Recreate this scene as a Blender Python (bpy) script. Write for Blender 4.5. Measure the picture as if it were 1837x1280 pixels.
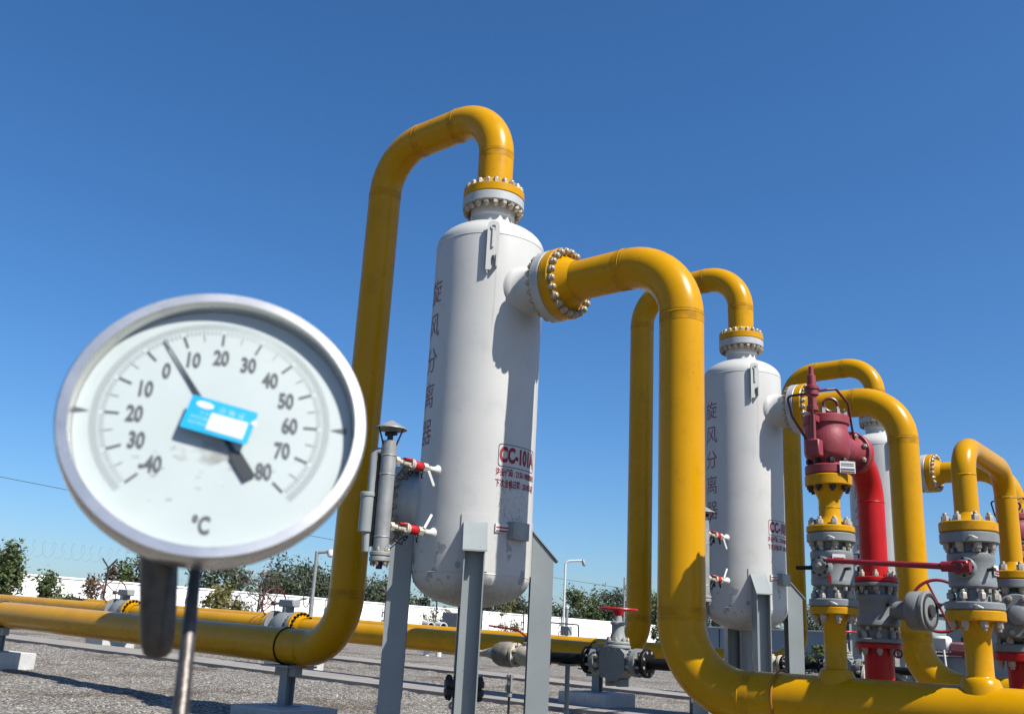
import bpy, bmesh, math, random
from mathutils import Vector, Matrix
random.seed(7)
for _o in list(bpy.data.objects): bpy.data.objects.remove(_o)
S = bpy.context.scene
COL = S.collection
R_ = math.radians
# ---------------------------------------------------------------- camera
H = 1.03
cam = bpy.data.cameras.new('camera'); co = bpy.data.objects.new('camera', cam); COL.objects.link(co)
cam.sensor_width = 36.0; cam.lens = 1712.635 / 1837 * 36.0
cam.clip_start = 0.02; cam.clip_end = 5000
CR = Matrix(((0.7718842260180551, 0.14127164572760356, 0.6198685858614893),
             (0.6337703312829033, -0.24811798322246628, -0.7326476872188808),
             (0.050298198874981076, 0.9583735120061647, -0.2810521351544984)))
mw = CR.to_4x4(); mw.translation = (0, 0, H); co.matrix_world = mw
S.camera = co
cam.dof.use_dof = True; cam.dof.focus_distance = 9.5; cam.dof.aperture_fstop = 15.0
S.render.resolution_x = 1024; S.render.resolution_y = 713
# ---------------------------------------------------------------- light
SUN_AZ, SUN_EL = R_(1.5), R_(49)
w = bpy.data.worlds.new('World'); S.world = w; w.use_nodes = True
nt = w.node_tree; bgn = nt.nodes['Background']
sky = nt.nodes.new('ShaderNodeTexSky'); sky.sky_type = 'NISHITA'; sky.sun_disc = False
sky.sun_elevation = SUN_EL; sky.sun_rotation = math.pi / 2 - SUN_AZ
sky.altitude = 0; sky.air_density = 1.0; sky.dust_density = 0.9; sky.ozone_density = 9.0
hs = nt.nodes.new('ShaderNodeHueSaturation'); hs.inputs['Saturation'].default_value = 1.13
nt.links.new(sky.outputs[0], hs.inputs['Color']); nt.links.new(hs.outputs[0], bgn.inputs[0]); bgn.inputs[1].default_value = 0.080
sd = Vector((math.cos(SUN_EL) * math.cos(SUN_AZ), math.cos(SUN_EL) * math.sin(SUN_AZ), math.sin(SUN_EL)))
sl = bpy.data.lights.new('sun', 'SUN'); sl.energy = 5.0; sl.angle = R_(0.5); sl.color = (1, 0.955, 0.88)
so = bpy.data.objects.new('sun', sl); COL.objects.link(so); so.location = (20, 0, 30)
so.rotation_euler = sd.to_track_quat('Z', 'Y').to_euler()
S.view_settings.view_transform = 'Standard'; S.view_settings.look = 'None'
S.view_settings.gamma = 1.0; S.view_settings.use_curve_mapping = False
S.view_settings.exposure = 0.85
S.cycles.diffuse_bounces = 2

# ---------------------------------------------------------------- materials
def mat(name, col, rough=0.5, metal=0.0, var=0.12, vscale=3.0, bump=0.0, bscale=60.0, dirt=None, dirt_amt=0.0, dscale=6.0, rvar=0.1, spec=0.36, coat=0.0, chips=None, k=0.625):
    col = [c * k for c in col[:3]]; dirt = [c * k for c in dirt] if dirt else None
    m = bpy.data.materials.new(name); m.use_nodes = True
    n = m.node_tree.nodes; l = m.node_tree.links; p = n['Principled BSDF']
    tc = n.new('ShaderNodeTexCoord')
    nz = n.new('ShaderNodeTexNoise'); nz.inputs['Scale'].default_value = vscale; nz.inputs['Detail'].default_value = 6
    l.new(tc.outputs['Object'], nz.inputs['Vector'])
    mr = n.new('ShaderNodeMapRange'); mr.inputs[1].default_value = 0.3; mr.inputs[2].default_value = 0.7
    mr.inputs[3].default_value = 1 - var; mr.inputs[4].default_value = 1 + var * 0.5
    l.new(nz.outputs[0], mr.inputs[0])
    mx = n.new('ShaderNodeVectorMath'); mx.operation = 'SCALE'; mx.inputs[0].default_value = col[:3]
    l.new(mr.outputs[0], mx.inputs['Scale'])
    out = mx.outputs[0]
    if dirt is not None:
        n2 = n.new('ShaderNodeTexNoise'); n2.inputs['Scale'].default_value = dscale; n2.inputs['Detail'].default_value = 9; n2.inputs['Roughness'].default_value = 0.7
        l.new(tc.outputs['Object'], n2.inputs['Vector'])
        r2 = n.new('ShaderNodeMapRange'); r2.inputs[1].default_value = 0.55; r2.inputs[2].default_value = 0.75; r2.inputs[3].default_value = 0; r2.inputs[4].default_value = dirt_amt
        l.new(n2.outputs[0], r2.inputs[0])
        mm = n.new('ShaderNodeMix'); mm.data_type = 'RGBA'; l.new(r2.outputs[0], mm.inputs[0]); l.new(out, mm.inputs[6]); mm.inputs[7].default_value = (*dirt, 1)
        out = mm.outputs[2]
    if chips:
        n7 = n.new('ShaderNodeTexNoise'); n7.inputs['Scale'].default_value = 16; n7.inputs['Detail'].default_value = 5; n7.inputs['Roughness'].default_value = 0.6
        l.new(tc.outputs['Object'], n7.inputs['Vector'])
        r7 = n.new('ShaderNodeMapRange'); r7.inputs[1].default_value = 0.70; r7.inputs[2].default_value = 0.73; l.new(n7.outputs[0], r7.inputs[0])
        m7 = n.new('ShaderNodeMix'); m7.data_type = 'RGBA'; l.new(r7.outputs[0], m7.inputs[0]); l.new(out, m7.inputs[6]); m7.inputs[7].default_value = (*chips, 1); out = m7.outputs[2]
    l.new(out, p.inputs['Base Color'])
    rr = n.new('ShaderNodeMapRange'); rr.inputs[3].default_value = max(0.02, rough - rvar); rr.inputs[4].default_value = min(1, rough + rvar)
    l.new(nz.outputs[0], rr.inputs[0]); l.new(rr.outputs[0], p.inputs['Roughness'])
    p.inputs['Metallic'].default_value = metal; p.inputs['Specular IOR Level'].default_value = spec
    p.inputs['Coat Weight'].default_value = coat; p.inputs['Coat Roughness'].default_value = 0.15
    if bump:
        n3 = n.new('ShaderNodeTexNoise'); n3.inputs['Scale'].default_value = bscale; n3.inputs['Detail'].default_value = 4
        l.new(tc.outputs['Object'], n3.inputs['Vector'])
        b = n.new('ShaderNodeBump'); b.inputs['Strength'].default_value = bump; b.inputs['Distance'].default_value = 0.01
        l.new(n3.outputs[0], b.inputs['Height']); l.new(b.outputs[0], p.inputs['Normal'])
    m['out'] = ''
    return m

YEL = mat('yellow_paint', (0.68, 0.336, 0.0), 0.28, spec=0.18, var=0.07, vscale=2.2, bump=0.05, bscale=35, dirt=(0.36, 0.16, 0.006), dirt_amt=0.45, dscale=5, chips=(0.16, 0.08, 0.02))
YELD = mat('yellow_weld_band', (0.62, 0.295, 0.0), 0.42, spec=0.18, var=0.3, vscale=9, dirt=(0.33, 0.15, 0.01), dirt_amt=0.5, dscale=7)
YEL2 = mat('yellow_flange_paint', (0.64, 0.312, 0.0), 0.42, spec=0.2, var=0.12, vscale=9, bump=0.1, bscale=60, dirt=(0.25, 0.12, 0.02), dirt_amt=0.6, dscale=14)
GREY = mat('grey_steel_paint', (0.34, 0.365, 0.365), 0.45, var=0.1, vscale=3, dirt=(0.2, 0.2, 0.19), dirt_amt=0.4, dscale=9, bump=0.04, chips=(0.10, 0.07, 0.05))
LEGG = mat('leg_paint', (0.32, 0.355, 0.36), 0.42, var=0.08, vscale=2, dirt=(0.22, 0.22, 0.2), dirt_amt=0.35, dscale=7, bump=0.04, chips=(0.10, 0.07, 0.05))
VALG = mat('valve_grey_paint', (0.255, 0.275, 0.28), 0.42, var=0.12, vscale=8, dirt=(0.1, 0.1, 0.09), dirt_amt=0.6, dscale=16, bump=0.12, bscale=70, chips=(0.10, 0.07, 0.05))
BOLT = mat('zinc_bolt', (0.52, 0.43, 0.31), 0.4, metal=0.3, var=0.3, vscale=30, dirt=(0.16, 0.1, 0.06), dirt_amt=0.7, dscale=40)
BOLTW = mat('painted_bolt', (0.50, 0.44, 0.36), 0.42, metal=0.15, var=0.2, vscale=40, dirt=(0.2, 0.13, 0.08), dirt_amt=0.6, dscale=50)
REDP = mat('red_pipe_paint', (0.56, 0.008, 0.008), 0.4, spec=0.28, var=0.12, vscale=4, dirt=(0.2, 0.01, 0.01), dirt_amt=0.4)
REDL = mat('red_lever_paint', (0.33, 0.018, 0.03), 0.42, var=0.2, vscale=8, dirt=(0.1, 0.02, 0.02), dirt_amt=0.5)
REDW = mat('red_wheel_paint', (0.55, 0.012, 0.018), 0.35, var=0.1, vscale=8)
PINK = mat('faded_red_paint', (0.32, 0.046, 0.058), 0.5, var=0.18, vscale=7, dirt=(0.12, 0.02, 0.025), dirt_amt=0.5, dscale=12, bump=0.15, bscale=50)
DKRED = mat('dark_red_tube', (0.14, 0.02, 0.025), 0.4)
BLACK = mat('black_bitumen', (0.008, 0.008, 0.009), 0.5, var=0.3, spec=0.18)
DKSTEEL = mat('dark_steel', (0.04, 0.04, 0.042), 0.45, metal=0.3, var=0.3, vscale=10)
WHITE = mat('white_enamel', (0.78, 0.78, 0.75), 0.35, var=0.06, vscale=6)
GALV = mat('galvanised_steel', (0.4, 0.41, 0.4), 0.5, metal=0.35, var=0.2, vscale=9, dirt=(0.16, 0.14, 0.11), dirt_amt=0.5, dscale=14)
INOX = mat('brushed_stainless', (0.60, 0.59, 0.56), 0.27, k=0.95, metal=0.88, var=0.08, vscale=40, rvar=0.04, dirt=(0.36, 0.35, 0.34), dirt_amt=0.5, dscale=90)
INOXD = mat('weathered_stainless', (0.15, 0.135, 0.125), 0.42, metal=0.75, var=0.35, vscale=120, bump=0.1, bscale=300)
CONC = mat('painted_concrete', (0.62, 0.62, 0.6), 0.8, var=0.15, vscale=5, bump=0.3, bscale=40, dirt=(0.3, 0.29, 0.27), dirt_amt=0.6, dscale=8)
PATHC = mat('path_concrete', (0.33, 0.31, 0.285), 0.85, var=0.15, vscale=2, bump=0.3, bscale=40)
CREAM = mat('chalky_fitting', (0.62, 0.58, 0.47), 0.5, var=0.2, vscale=30, dirt=(0.2, 0.15, 0.08), dirt_amt=0.6, dscale=40)
WALLJ = mat('wall_pier_paint', (0.5, 0.5, 0.5), 0.8, var=0.1)
WALLW = mat('white_wall_paint', (0.86, 0.86, 0.85), 0.8, var=0.12, vscale=0.5, dirt=(0.5, 0.48, 0.45), dirt_amt=0.3, dscale=0.9, k=0.95)
CONT = mat('blue_grey_cladding', (0.30, 0.36, 0.43), 0.5, var=0.06, vscale=1.0)
ROOF = mat('dark_roof', (0.1, 0.05, 0.05), 0.7)
INK = mat('dial_ink', (0.10, 0.105, 0.11), 0.6, var=0)
INKG = mat('dial_grey_ink', (0.27, 0.29, 0.29), 0.6, var=0)
DIAL = mat('dial_enamel', (0.59, 0.635, 0.625), 0.5, var=0.03, vscale=40)
def stain_mat():
    m = bpy.data.materials.new('dial_smudge'); m.use_nodes = True; n = m.node_tree.nodes; l = m.node_tree.links; p = n['Principled BSDF']
    p.inputs['Base Color'].default_value = (0.30, 0.28, 0.25, 1); p.inputs['Roughness'].default_value = .7
    tc = n.new('ShaderNodeTexCoord'); z = n.new('ShaderNodeTexNoise'); z.inputs['Scale'].default_value = 110; z.inputs['Detail'].default_value = 7
    l.new(tc.outputs['Object'], z.inputs['Vector']); r = n.new('ShaderNodeMapRange'); r.inputs[1].default_value = .42; r.inputs[2].default_value = .75; r.inputs[4].default_value = .32
    l.new(z.outputs[0], r.inputs[0]); l.new(r.outputs[0], p.inputs['Alpha']); return m
SMUDGE = stain_mat()
STAIN = mat('dial_stain', (0.57, 0.612, 0.60), 0.6, var=0.1, vscale=60)
CYAN = mat('blue_sticker', (0.0, 0.42, 0.76), 0.35, var=0.05, vscale=60)
CYANL = mat('pale_blue_print', (0.32, 0.75, 0.95), 0.4, var=0)
PAPER = mat('white_paper', (0.70, 0.72, 0.75), 0.5, var=0.1, vscale=120)
REDINK = mat('red_lettering', (0.33, 0.012, 0.03), 0.6, var=0.2, vscale=25, dirt=(0.45, 0.42, 0.42), dirt_amt=0.5, dscale=60)
FADINK = mat('faded_lettering', (0.33, 0.14, 0.15), 0.6, var=0.2, vscale=25, dirt=(0.42, 0.43, 0.44), dirt_amt=0.9, dscale=32)
BLUINK = mat('dark_lettering', (0.05, 0.06, 0.1), 0.6, var=0.2, dirt=(0.3, 0.3, 0.32), dirt_amt=0.5, dscale=60)
BARK = mat('bark', (0.09, 0.07, 0.05), 0.9, var=0.3, vscale=8)

def shell_mat():
    m = mat('vessel_paint', (0.66, 0.655, 0.625), 0.38, var=0.05, vscale=1.6, bump=0.02, bscale=25, dirt=(0.33, 0.33, 0.32), dirt_amt=0.25, dscale=3)
    n = m.node_tree.nodes; l = m.node_tree.links; p = n['Principled BSDF']
    src = p.inputs['Base Color'].links[0].from_socket
    tc = n.new('ShaderNodeTexCoord'); sp = n.new('ShaderNodeSeparateXYZ'); l.new(tc.outputs['Object'], sp.inputs[0])
    def math_(op, a, b=None, c=None):
        k = n.new('ShaderNodeMath'); k.operation = op
        for i, v in enumerate((a, b, c)):
            if v is None: continue
            if isinstance(v, (int, float)): k.inputs[i].default_value = v
            else: l.new(v, k.inputs[i])
        return k.outputs[0]
    def rng(v, a, b, c=0.0, d=1.0):
        k = n.new('ShaderNodeMapRange'); k.interpolation_type = 'SMOOTHSTEP'
        l.new(v, k.inputs[0])
        for i, q in enumerate((a, b, c, d)): k.inputs[i + 1].default_value = q
        return k.outputs[0]
    ang = math_('ARCTAN2', sp.outputs[1], sp.outputs[0])
    z = sp.outputs[2]
    nz = n.new('ShaderNodeTexNoise'); nz.inputs['Scale'].default_value = 14; nz.inputs['Detail'].default_value = 8
    mp = n.new('ShaderNodeMapping'); mp.inputs['Scale'].default_value = (1, 1, 0.12); l.new(tc.outputs['Object'], mp.inputs[0]); l.new(mp.outputs[0], nz.inputs['Vector'])
    # rust streak running down from the lifting lug
    d = math_('ABSOLUTE', math_('ADD', math_('SUBTRACT', ang, R_(-42.0)), math_('MULTIPLY', math_('SUBTRACT', nz.outputs[0], 0.5), 0.05)))
    st = math_('MULTIPLY', rng(d, 0.0, 0.022, 1, 0), math_('MULTIPLY', rng(z, 3.9, 4.55), rng(z, 4.66, 4.72, 1, 0)))
    st = math_('MULTIPLY', st, rng(nz.outputs[0], 0.3, 0.6, 0.25, 0.7))
    mm = n.new('ShaderNodeMix'); mm.data_type = 'RGBA'; l.new(st, mm.inputs[0]); l.new(src, mm.inputs[6]); mm.inputs[7].default_value = (0.22, 0.145, 0.07, 1)
    # peeled sticker residue above the nameplate
    n4 = n.new('ShaderNodeTexNoise'); n4.inputs['Scale'].default_value = 22; n4.inputs['Detail'].default_value = 10; n4.inputs['Roughness'].default_value = 0.75
    l.new(tc.outputs['Object'], n4.inputs['Vector'])
    dx = math_('DIVIDE', math_('SUBTRACT', ang, R_(-8)), 0.30); dz = math_('DIVIDE', math_('SUBTRACT', z, 2.30), 0.17)
    rr = math_('SQRT', math_('ADD', math_('MULTIPLY', dx, dx), math_('MULTIPLY', dz, dz)))
    ringm = math_('MULTIPLY', rng(rr, 0.55, 0.9), rng(rr, 1.0, 1.3, 1, 0))
    inn = math_('MULTIPLY', rng(rr, 0.7, 1.0, 1, 0), 0.35)
    pm = math_('MULTIPLY', math_('ADD', ringm, inn), rng(n4.outputs[0], 0.5, 0.62, 0, 0.75))
    m2 = n.new('ShaderNodeMix'); m2.data_type = 'RGBA'; l.new(pm, m2.inputs[0]); l.new(mm.outputs[2], m2.inputs[6]); m2.inputs[7].default_value = (0.09, 0.105, 0.095, 1)
    # touch-up patches on the lower shell, grime on the bottom head
    n5 = n.new('ShaderNodeTexNoise'); n5.inputs['Scale'].default_value = 5.5; n5.inputs['Detail'].default_value = 2
    l.new(tc.outputs['Object'], n5.inputs['Vector'])
    tp = math_('MULTIPLY', rng(n5.outputs[0], 0.58, 0.63, 0, 0.75), math_('MULTIPLY', rng(z, 1.45, 1.55), rng(z, 1.85, 2.0, 1, 0)))
    m3 = n.new('ShaderNodeMix'); m3.data_type = 'RGBA'; l.new(tp, m3.inputs[0]); l.new(m2.outputs[2], m3.inputs[6]); m3.inputs[7].default_value = (0.17, 0.185, 0.195, 1)
    gm = math_('MULTIPLY', rng(z, 1.3, 1.62, 0.75, 0), rng(n4.outputs[0], 0.4, 0.65))
    m4 = n.new('ShaderNodeMix'); m4.data_type = 'RGBA'; l.new(gm, m4.inputs[0]); l.new(m3.outputs[2], m4.inputs[6]); m4.inputs[7].default_value = (0.19, 0.165, 0.13, 1)
    l.new(m4.outputs[2], p.inputs['Base Color'])
    return m
SHELL = shell_mat()
FLG = mat('vessel_flange_paint', (0.53, 0.545, 0.54), 0.42, var=0.1, vscale=6, dirt=(0.3, 0.29, 0.27), dirt_amt=0.4, dscale=9)

def gravel_mat():
    m = bpy.data.materials.new('gravel'); m.use_nodes = True
    n = m.node_tree.nodes; l = m.node_tree.links; p = n['Principled BSDF']; p.inputs['Roughness'].default_value = 0.9
    tc = n.new('ShaderNodeTexCoord')
    v = n.new('ShaderNodeTexVoronoi'); v.inputs['Scale'].default_value = 42; l.new(tc.outputs['Object'], v.inputs['Vector'])
    sx = n.new('ShaderNodeSeparateColor'); l.new(v.outputs['Color'], sx.inputs[0])
    cr = n.new('ShaderNodeValToRGB'); e = cr.color_ramp.elements
    e[0].color = (0.040, 0.037, 0.031, 1); e[1].color = (0.58, 0.53, 0.445, 1)
    for ps, c_ in ((.3, .098), (.62, .195), (.86, .30)):
        a = cr.color_ramp.elements.new(ps); a.color = (c_, c_ * .91, c_ * .79, 1)
    l.new(sx.outputs[0], cr.inputs[0])
    nz = n.new('ShaderNodeTexNoise'); nz.inputs['Scale'].default_value = 0.6; nz.inputs['Detail'].default_value = 7; l.new(tc.outputs['Object'], nz.inputs['Vector'])
    c2 = n.new('ShaderNodeValToRGB'); c2.color_ramp.elements[0].color = (0.62, 0.55, 0.46, 1); c2.color_ramp.elements[0].position = 0.34
    c2.color_ramp.elements[1].color = (1.05, 1.05, 1.05, 1); c2.color_ramp.elements[1].position = 0.5; l.new(nz.outputs[0], c2.inputs[0])
    mm = n.new('ShaderNodeMix'); mm.data_type = 'RGBA'; mm.blend_type = 'MULTIPLY'; mm.inputs[0].default_value = 1
    l.new(cr.outputs[0], mm.inputs[6]); l.new(c2.outputs[0], mm.inputs[7]); l.new(mm.outputs[2], p.inputs['Base Color'])
    b = n.new('ShaderNodeBump'); b.inputs['Strength'].default_value = 1; b.inputs['Distance'].default_value = 0.03; b.invert = True
    n6 = n.new('ShaderNodeTexNoise'); n6.inputs['Scale'].default_value = 9; l.new(tc.outputs['Object'], n6.inputs['Vector'])
    ad = n.new('ShaderNodeMath'); ad.operation = 'ADD'; l.new(v.outputs['Distance'], ad.inputs[0]); mu = n.new('ShaderNodeMath'); mu.operation = 'MULTIPLY'; mu.inputs[1].default_value = .35; l.new(n6.outputs[0], mu.inputs[0]); l.new(mu.outputs[0], ad.inputs[1])
    l.new(ad.outputs[0], b.inputs['Height']); l.new(b.outputs[0], p.inputs['Normal'])
    return m
GRAVEL = gravel_mat()

def leaf_mat(name, c1, c2):
    m = bpy.data.materials.new(name); m.use_nodes = True
    n = m.node_tree.nodes; l = m.node_tree.links; p = n['Principled BSDF']; p.inputs['Roughness'].default_value = 0.6
    tc = n.new('ShaderNodeTexCoord'); nz = n.new('ShaderNodeTexNoise'); nz.inputs['Scale'].default_value = 1.8; nz.inputs['Detail'].default_value = 6
    l.new(tc.outputs['Object'], nz.inputs['Vector'])
    cr = n.new('ShaderNodeValToRGB'); cr.color_ramp.elements[0].position = 0.35; cr.color_ramp.elements[1].position = 0.68
    cr.color_ramp.elements[0].color = (*[c * .95 for c in c1], 1); cr.color_ramp.elements[1].color = (*[c * .95 for c in c2], 1)
    l.new(nz.outputs[0], cr.inputs[0]); l.new(cr.outputs[0], p.inputs['Base Color'])
    tr = n.new('ShaderNodeBsdfTranslucent'); l.new(cr.outputs[0], tr.inputs[0])
    ms = n.new('ShaderNodeMixShader'); ms.inputs[0].default_value = 0.25
    o = n['Material Output']; l.new(p.outputs[0], ms.inputs[1]); l.new(tr.outputs[0], ms.inputs[2]); l.new(ms.outputs[0], o.inputs[0])
    return m
LF_D = leaf_mat('dark_leaves', (0.028, 0.042, 0.02), (0.085, 0.105, 0.05))
LF_M = leaf_mat('green_leaves', (0.04, 0.065, 0.018), (0.11, 0.14, 0.045))
LF_Y = leaf_mat('olive_leaves', (0.08, 0.085, 0.02), (0.2, 0.18, 0.05))
LF_R = leaf_mat('reddish_leaves', (0.06, 0.045, 0.03), (0.15, 0.1, 0.06))

def glass_mat():
    m = bpy.data.materials.new('gauge_glass'); m.use_nodes = True
    n = m.node_tree.nodes; l = m.node_tree.links
    for q in list(n):
        if q.type == 'BSDF_PRINCIPLED': n.remove(q)
    t = n.new('ShaderNodeBsdfTransparent'); t.inputs[0].default_value = (0.95, 0.97, 0.97, 1)
    g = n.new('ShaderNodeBsdfGlossy'); g.inputs['Roughness'].default_value = 0.02
    lw = n.new('ShaderNodeLayerWeight'); pw = n.new('ShaderNodeMath'); pw.operation = 'POWER'; pw.inputs[1].default_value = 4.5
    l.new(lw.outputs['Facing'], pw.inputs[0]); f = n.new('ShaderNodeMath'); f.operation = 'MULTIPLY_ADD'; f.inputs[1].default_value = 0.8; f.inputs[2].default_value = 0.045; l.new(pw.outputs[0], f.inputs[0])
    x = n.new('ShaderNodeMixShader'); l.new(f.outputs[0], x.inputs[0]); l.new(t.outputs[0], x.inputs[1]); l.new(g.outputs[0], x.inputs[2])
    l.new(x.outputs[0], n['Material Output'].inputs[0])
    return m
GLASS = glass_mat()

# ---------------------------------------------------------------- mesh helpers
V = Vector
def basis(axis):
    a = V(axis).normalized()
    t = V((0, 0, 1)) if abs(a.z) < 0.9 else V((1, 0, 0))
    u = t.cross(a).normalized(); v = a.cross(u)
    return u, v, a

class MB:
    def __init__(s): s.v = []; s.f = []
    def add(s, vs, fs):
        k = len(s.v); s.v += [V(q) for q in vs]; s.f += [[i + k for i in q] for q in fs]; return s
    def lathe(s, prof, o=(0, 0, 0), axis=(0, 0, 1), n=32, phase=0.0):
        u, v, a = basis(axis); o = V(o); vs = []; fs = []; rows = []
        for r, t in prof:
            if r < 1e-6: rows.append([len(vs)]); vs.append(o + a * t)
            else:
                rows.append(list(range(len(vs), len(vs) + n)))
                for i in range(n):
                    th = 2 * math.pi * i / n + phase
                    vs.append(o + a * t + (u * math.cos(th) + v * math.sin(th)) * r)
        for A, B in zip(rows, rows[1:]):
            if len(A) == 1 and len(B) == 1: continue
            for i in range(n):
                j = (i + 1) % n
                if len(A) == 1: fs.append([A[0], B[j], B[i]][::-1])
                elif len(B) == 1: fs.append([A[i], A[j], B[0]])
                else: fs.append([A[i], A[j], B[j], B[i]])
        return s.add(vs, fs)
    def cyl(s, p0, p1, r0, r1=None, n=24):
        p0 = V(p0); p1 = V(p1); r1 = r0 if r1 is None else r1; h = (p1 - p0).length
        return s.lathe([(0, 0), (r0, 0), (r1, h), (0, h)], p0, p1 - p0, n)
    def disc(s, o, axis, r, t0, t1, ch=0.008, n=40, hole=0.0):
        if hole: return s.lathe([(hole, t0), (r - ch, t0), (r, t0 + ch), (r, t1 - ch), (r - ch, t1), (hole, t1), (hole, t0)], o, axis, n)
        return s.lathe([(0, t0), (r - ch, t0), (r, t0 + ch), (r, t1 - ch), (r - ch, t1), (0, t1)], o, axis, n)
    def tube(s, path, r, n=24, caps=True, radii=None):
        P = [V(p) for p in path]; vs = []; fs = []
        t0 = (P[1] - P[0]).normalized(); u, v, a = basis(t0)
        for i, p in enumerate(P):
            t = (P[min(i + 1, len(P) - 1)] - P[max(i - 1, 0)]).normalized()
            u = (u - t * u.dot(t)).normalized(); v = t.cross(u)
            rr = radii[i] if radii else r
            for k in range(n):
                th = 2 * math.pi * k / n; vs.append(p + (u * math.cos(th) + v * math.sin(th)) * rr)
        for i in range(len(P) - 1):
            for k in range(n):
                j = (k + 1) % n; fs.append([i * n + k, i * n + j, (i + 1) * n + j, (i + 1) * n + k])
        if caps: fs.append(list(range(n))[::-1]); fs.append([(len(P) - 1) * n + k for k in range(n)])
        return s.add(vs, fs)
    def box(s, c, size, B=None, ch=0.0):
        c = V(c); B = B or (V((1, 0, 0)), V((0, 1, 0)), V((0, 0, 1))); h = [q / 2 for q in size]
        if ch:
            vs = []; fs = []
            bm = bmesh.new(); bmesh.ops.create_cube(bm, size=1)
            for q in bm.verts: q.co = V((q.co.x * size[0], q.co.y * size[1], q.co.z * size[2]))
            bmesh.ops.bevel(bm, geom=list(bm.edges), offset=ch, segments=1, affect='EDGES')
            bm.verts.index_update()
            vs = [c + B[0] * q.co.x + B[1] * q.co.y + B[2] * q.co.z for q in bm.verts]
            fs = [[q.index for q in g.verts] for g in bm.faces]; bm.free()
            return s.add(vs, fs)
        vs = [c + B[0] * (h[0] * x) + B[1] * (h[1] * y) + B[2] * (h[2] * z) for x in (-1, 1) for y in (-1, 1) for z in (-1, 1)]
        return s.add(vs, [[0, 1, 3, 2], [4, 6, 7, 5], [0, 4, 5, 1], [2, 3, 7, 6], [0, 2, 6, 4], [1, 5, 7, 3]])
    def torus(s, o, axis, Rm, r, n=40, m=10, a0=0.0, a1=2 * math.pi):
        u, v, a = basis(axis); o = V(o)
        full = abs(a1 - a0 - 2 * math.pi) < 1e-6
        k = n if full else n + 1
        pts = [o + (u * math.cos(a0 + (a1 - a0) * i / n) + v * math.sin(a0 + (a1 - a0) * i / n)) * Rm for i in range(k)]
        if not full: return s.tube(pts, r, m)
        vs = []; fs = []
        for i in range(n):
            th = 2 * math.pi * i / n; d = u * math.cos(th) + v * math.sin(th)
            for j in range(m):
                ph = 2 * math.pi * j / m; vs.append(o + d * (Rm + r * math.cos(ph)) + a * (r * math.sin(ph)))
        for i in range(n):
            for j in range(m):
                i2 = (i + 1) % n; j2 = (j + 1) % m
                fs.append([i * m + j, i2 * m + j, i2 * m + j2, i * m + j2])
        return s.add(vs, fs)
    def poly(s, pts2, o, U, W, thick):
        o = V(o); U = V(U).normalized(); W = V(W).normalized(); N = U.cross(W).normalized(); n = len(pts2)
        vs = [o + U * x + W * y for x, y in pts2] + [o + U * x + W * y + N * thick for x, y in pts2]
        fs = [list(range(n))[::-1], [n + i for i in range(n)]] + [[i, (i + 1) % n, n + (i + 1) % n, n + i] for i in range(n)]
        return s.add(vs, fs)
    def mesh(s, name, m, off=(0, 0, 0), smooth=True):
        me = bpy.data.meshes.new(name); off = V(off)
        me.from_pydata([tuple(q - off) for q in s.v], [], s.f)
        bm = bmesh.new(); bm.from_mesh(me); bmesh.ops.recalc_face_normals(bm, faces=bm.faces); bm.to_mesh(me); bm.free()
        if smooth:
            me.shade_smooth(); me.set_sharp_from_angle(angle=R_(38))
        me.materials.append(m); me.update()
        return me
    def build(s, name, m, parent=None, smooth=True):
        off = wloc(parent) if parent else V((0, 0, 0))
        me = s.mesh(name, m, off, smooth)
        o = bpy.data.objects.new(name, me); COL.objects.link(o); o.parent = parent
        return o
def wloc(o):
    p = V((0, 0, 0))
    while o is not None: p = p + o.location; o = o.parent
    return p
def tag(o, label=None, cat=None, group=None, kind=None):
    if label: o['label'] = label
    if cat: o['category'] = cat
    if group: o['group'] = group
    if kind: o['kind'] = kind
    return o
def thing(name, label, cat, loc, group=None):
    o = bpy.data.objects.new(name, None); COL.objects.link(o); o.location = loc; o.empty_display_size = 0.2
    return tag(o, label, cat, group)
KIDS = {}
def copy_tree(o, dloc, label=None, skip=()):
    c = o.copy(); COL.objects.link(c); c.location = o.location + V(dloc)
    if label: c['label'] = label
    def rec(src, dst):
        for ch in list(src.children):
            if ch.name.split('.')[0] in skip: continue
            d = ch.copy(); COL.objects.link(d); d.parent = dst
            if 'label' in d and ch.name.split('.')[0] in (): pass
            rec(ch, d)
    rec(o, c)
    return c
def fillet(pts, rad, seg=14):
    P = [V(p) for p in pts]; out = [P[0]]
    for i in range(1, len(P) - 1):
        r = rad[i - 1] if isinstance(rad, (list, tuple)) else rad
        a = (P[i - 1] - P[i]).normalized(); b = (P[i + 1] - P[i]).normalized()
        th = a.angle(b); d = r / math.tan(th / 2)
        if r < 1e-6: out.append(P[i]); continue
        c = P[i] + (a + b).normalized() * (r / math.sin(th / 2))
        s0 = P[i] + a * d - c; s1 = P[i] + b * d - c; tot = s0.angle(s1); ax = s0.cross(s1).normalized()
        for k in range(seg + 1): out.append(c + Matrix.Rotation(tot * k / seg, 3, ax) @ s0)
    out.append(P[-1]); return out
STUDS = {}
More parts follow.
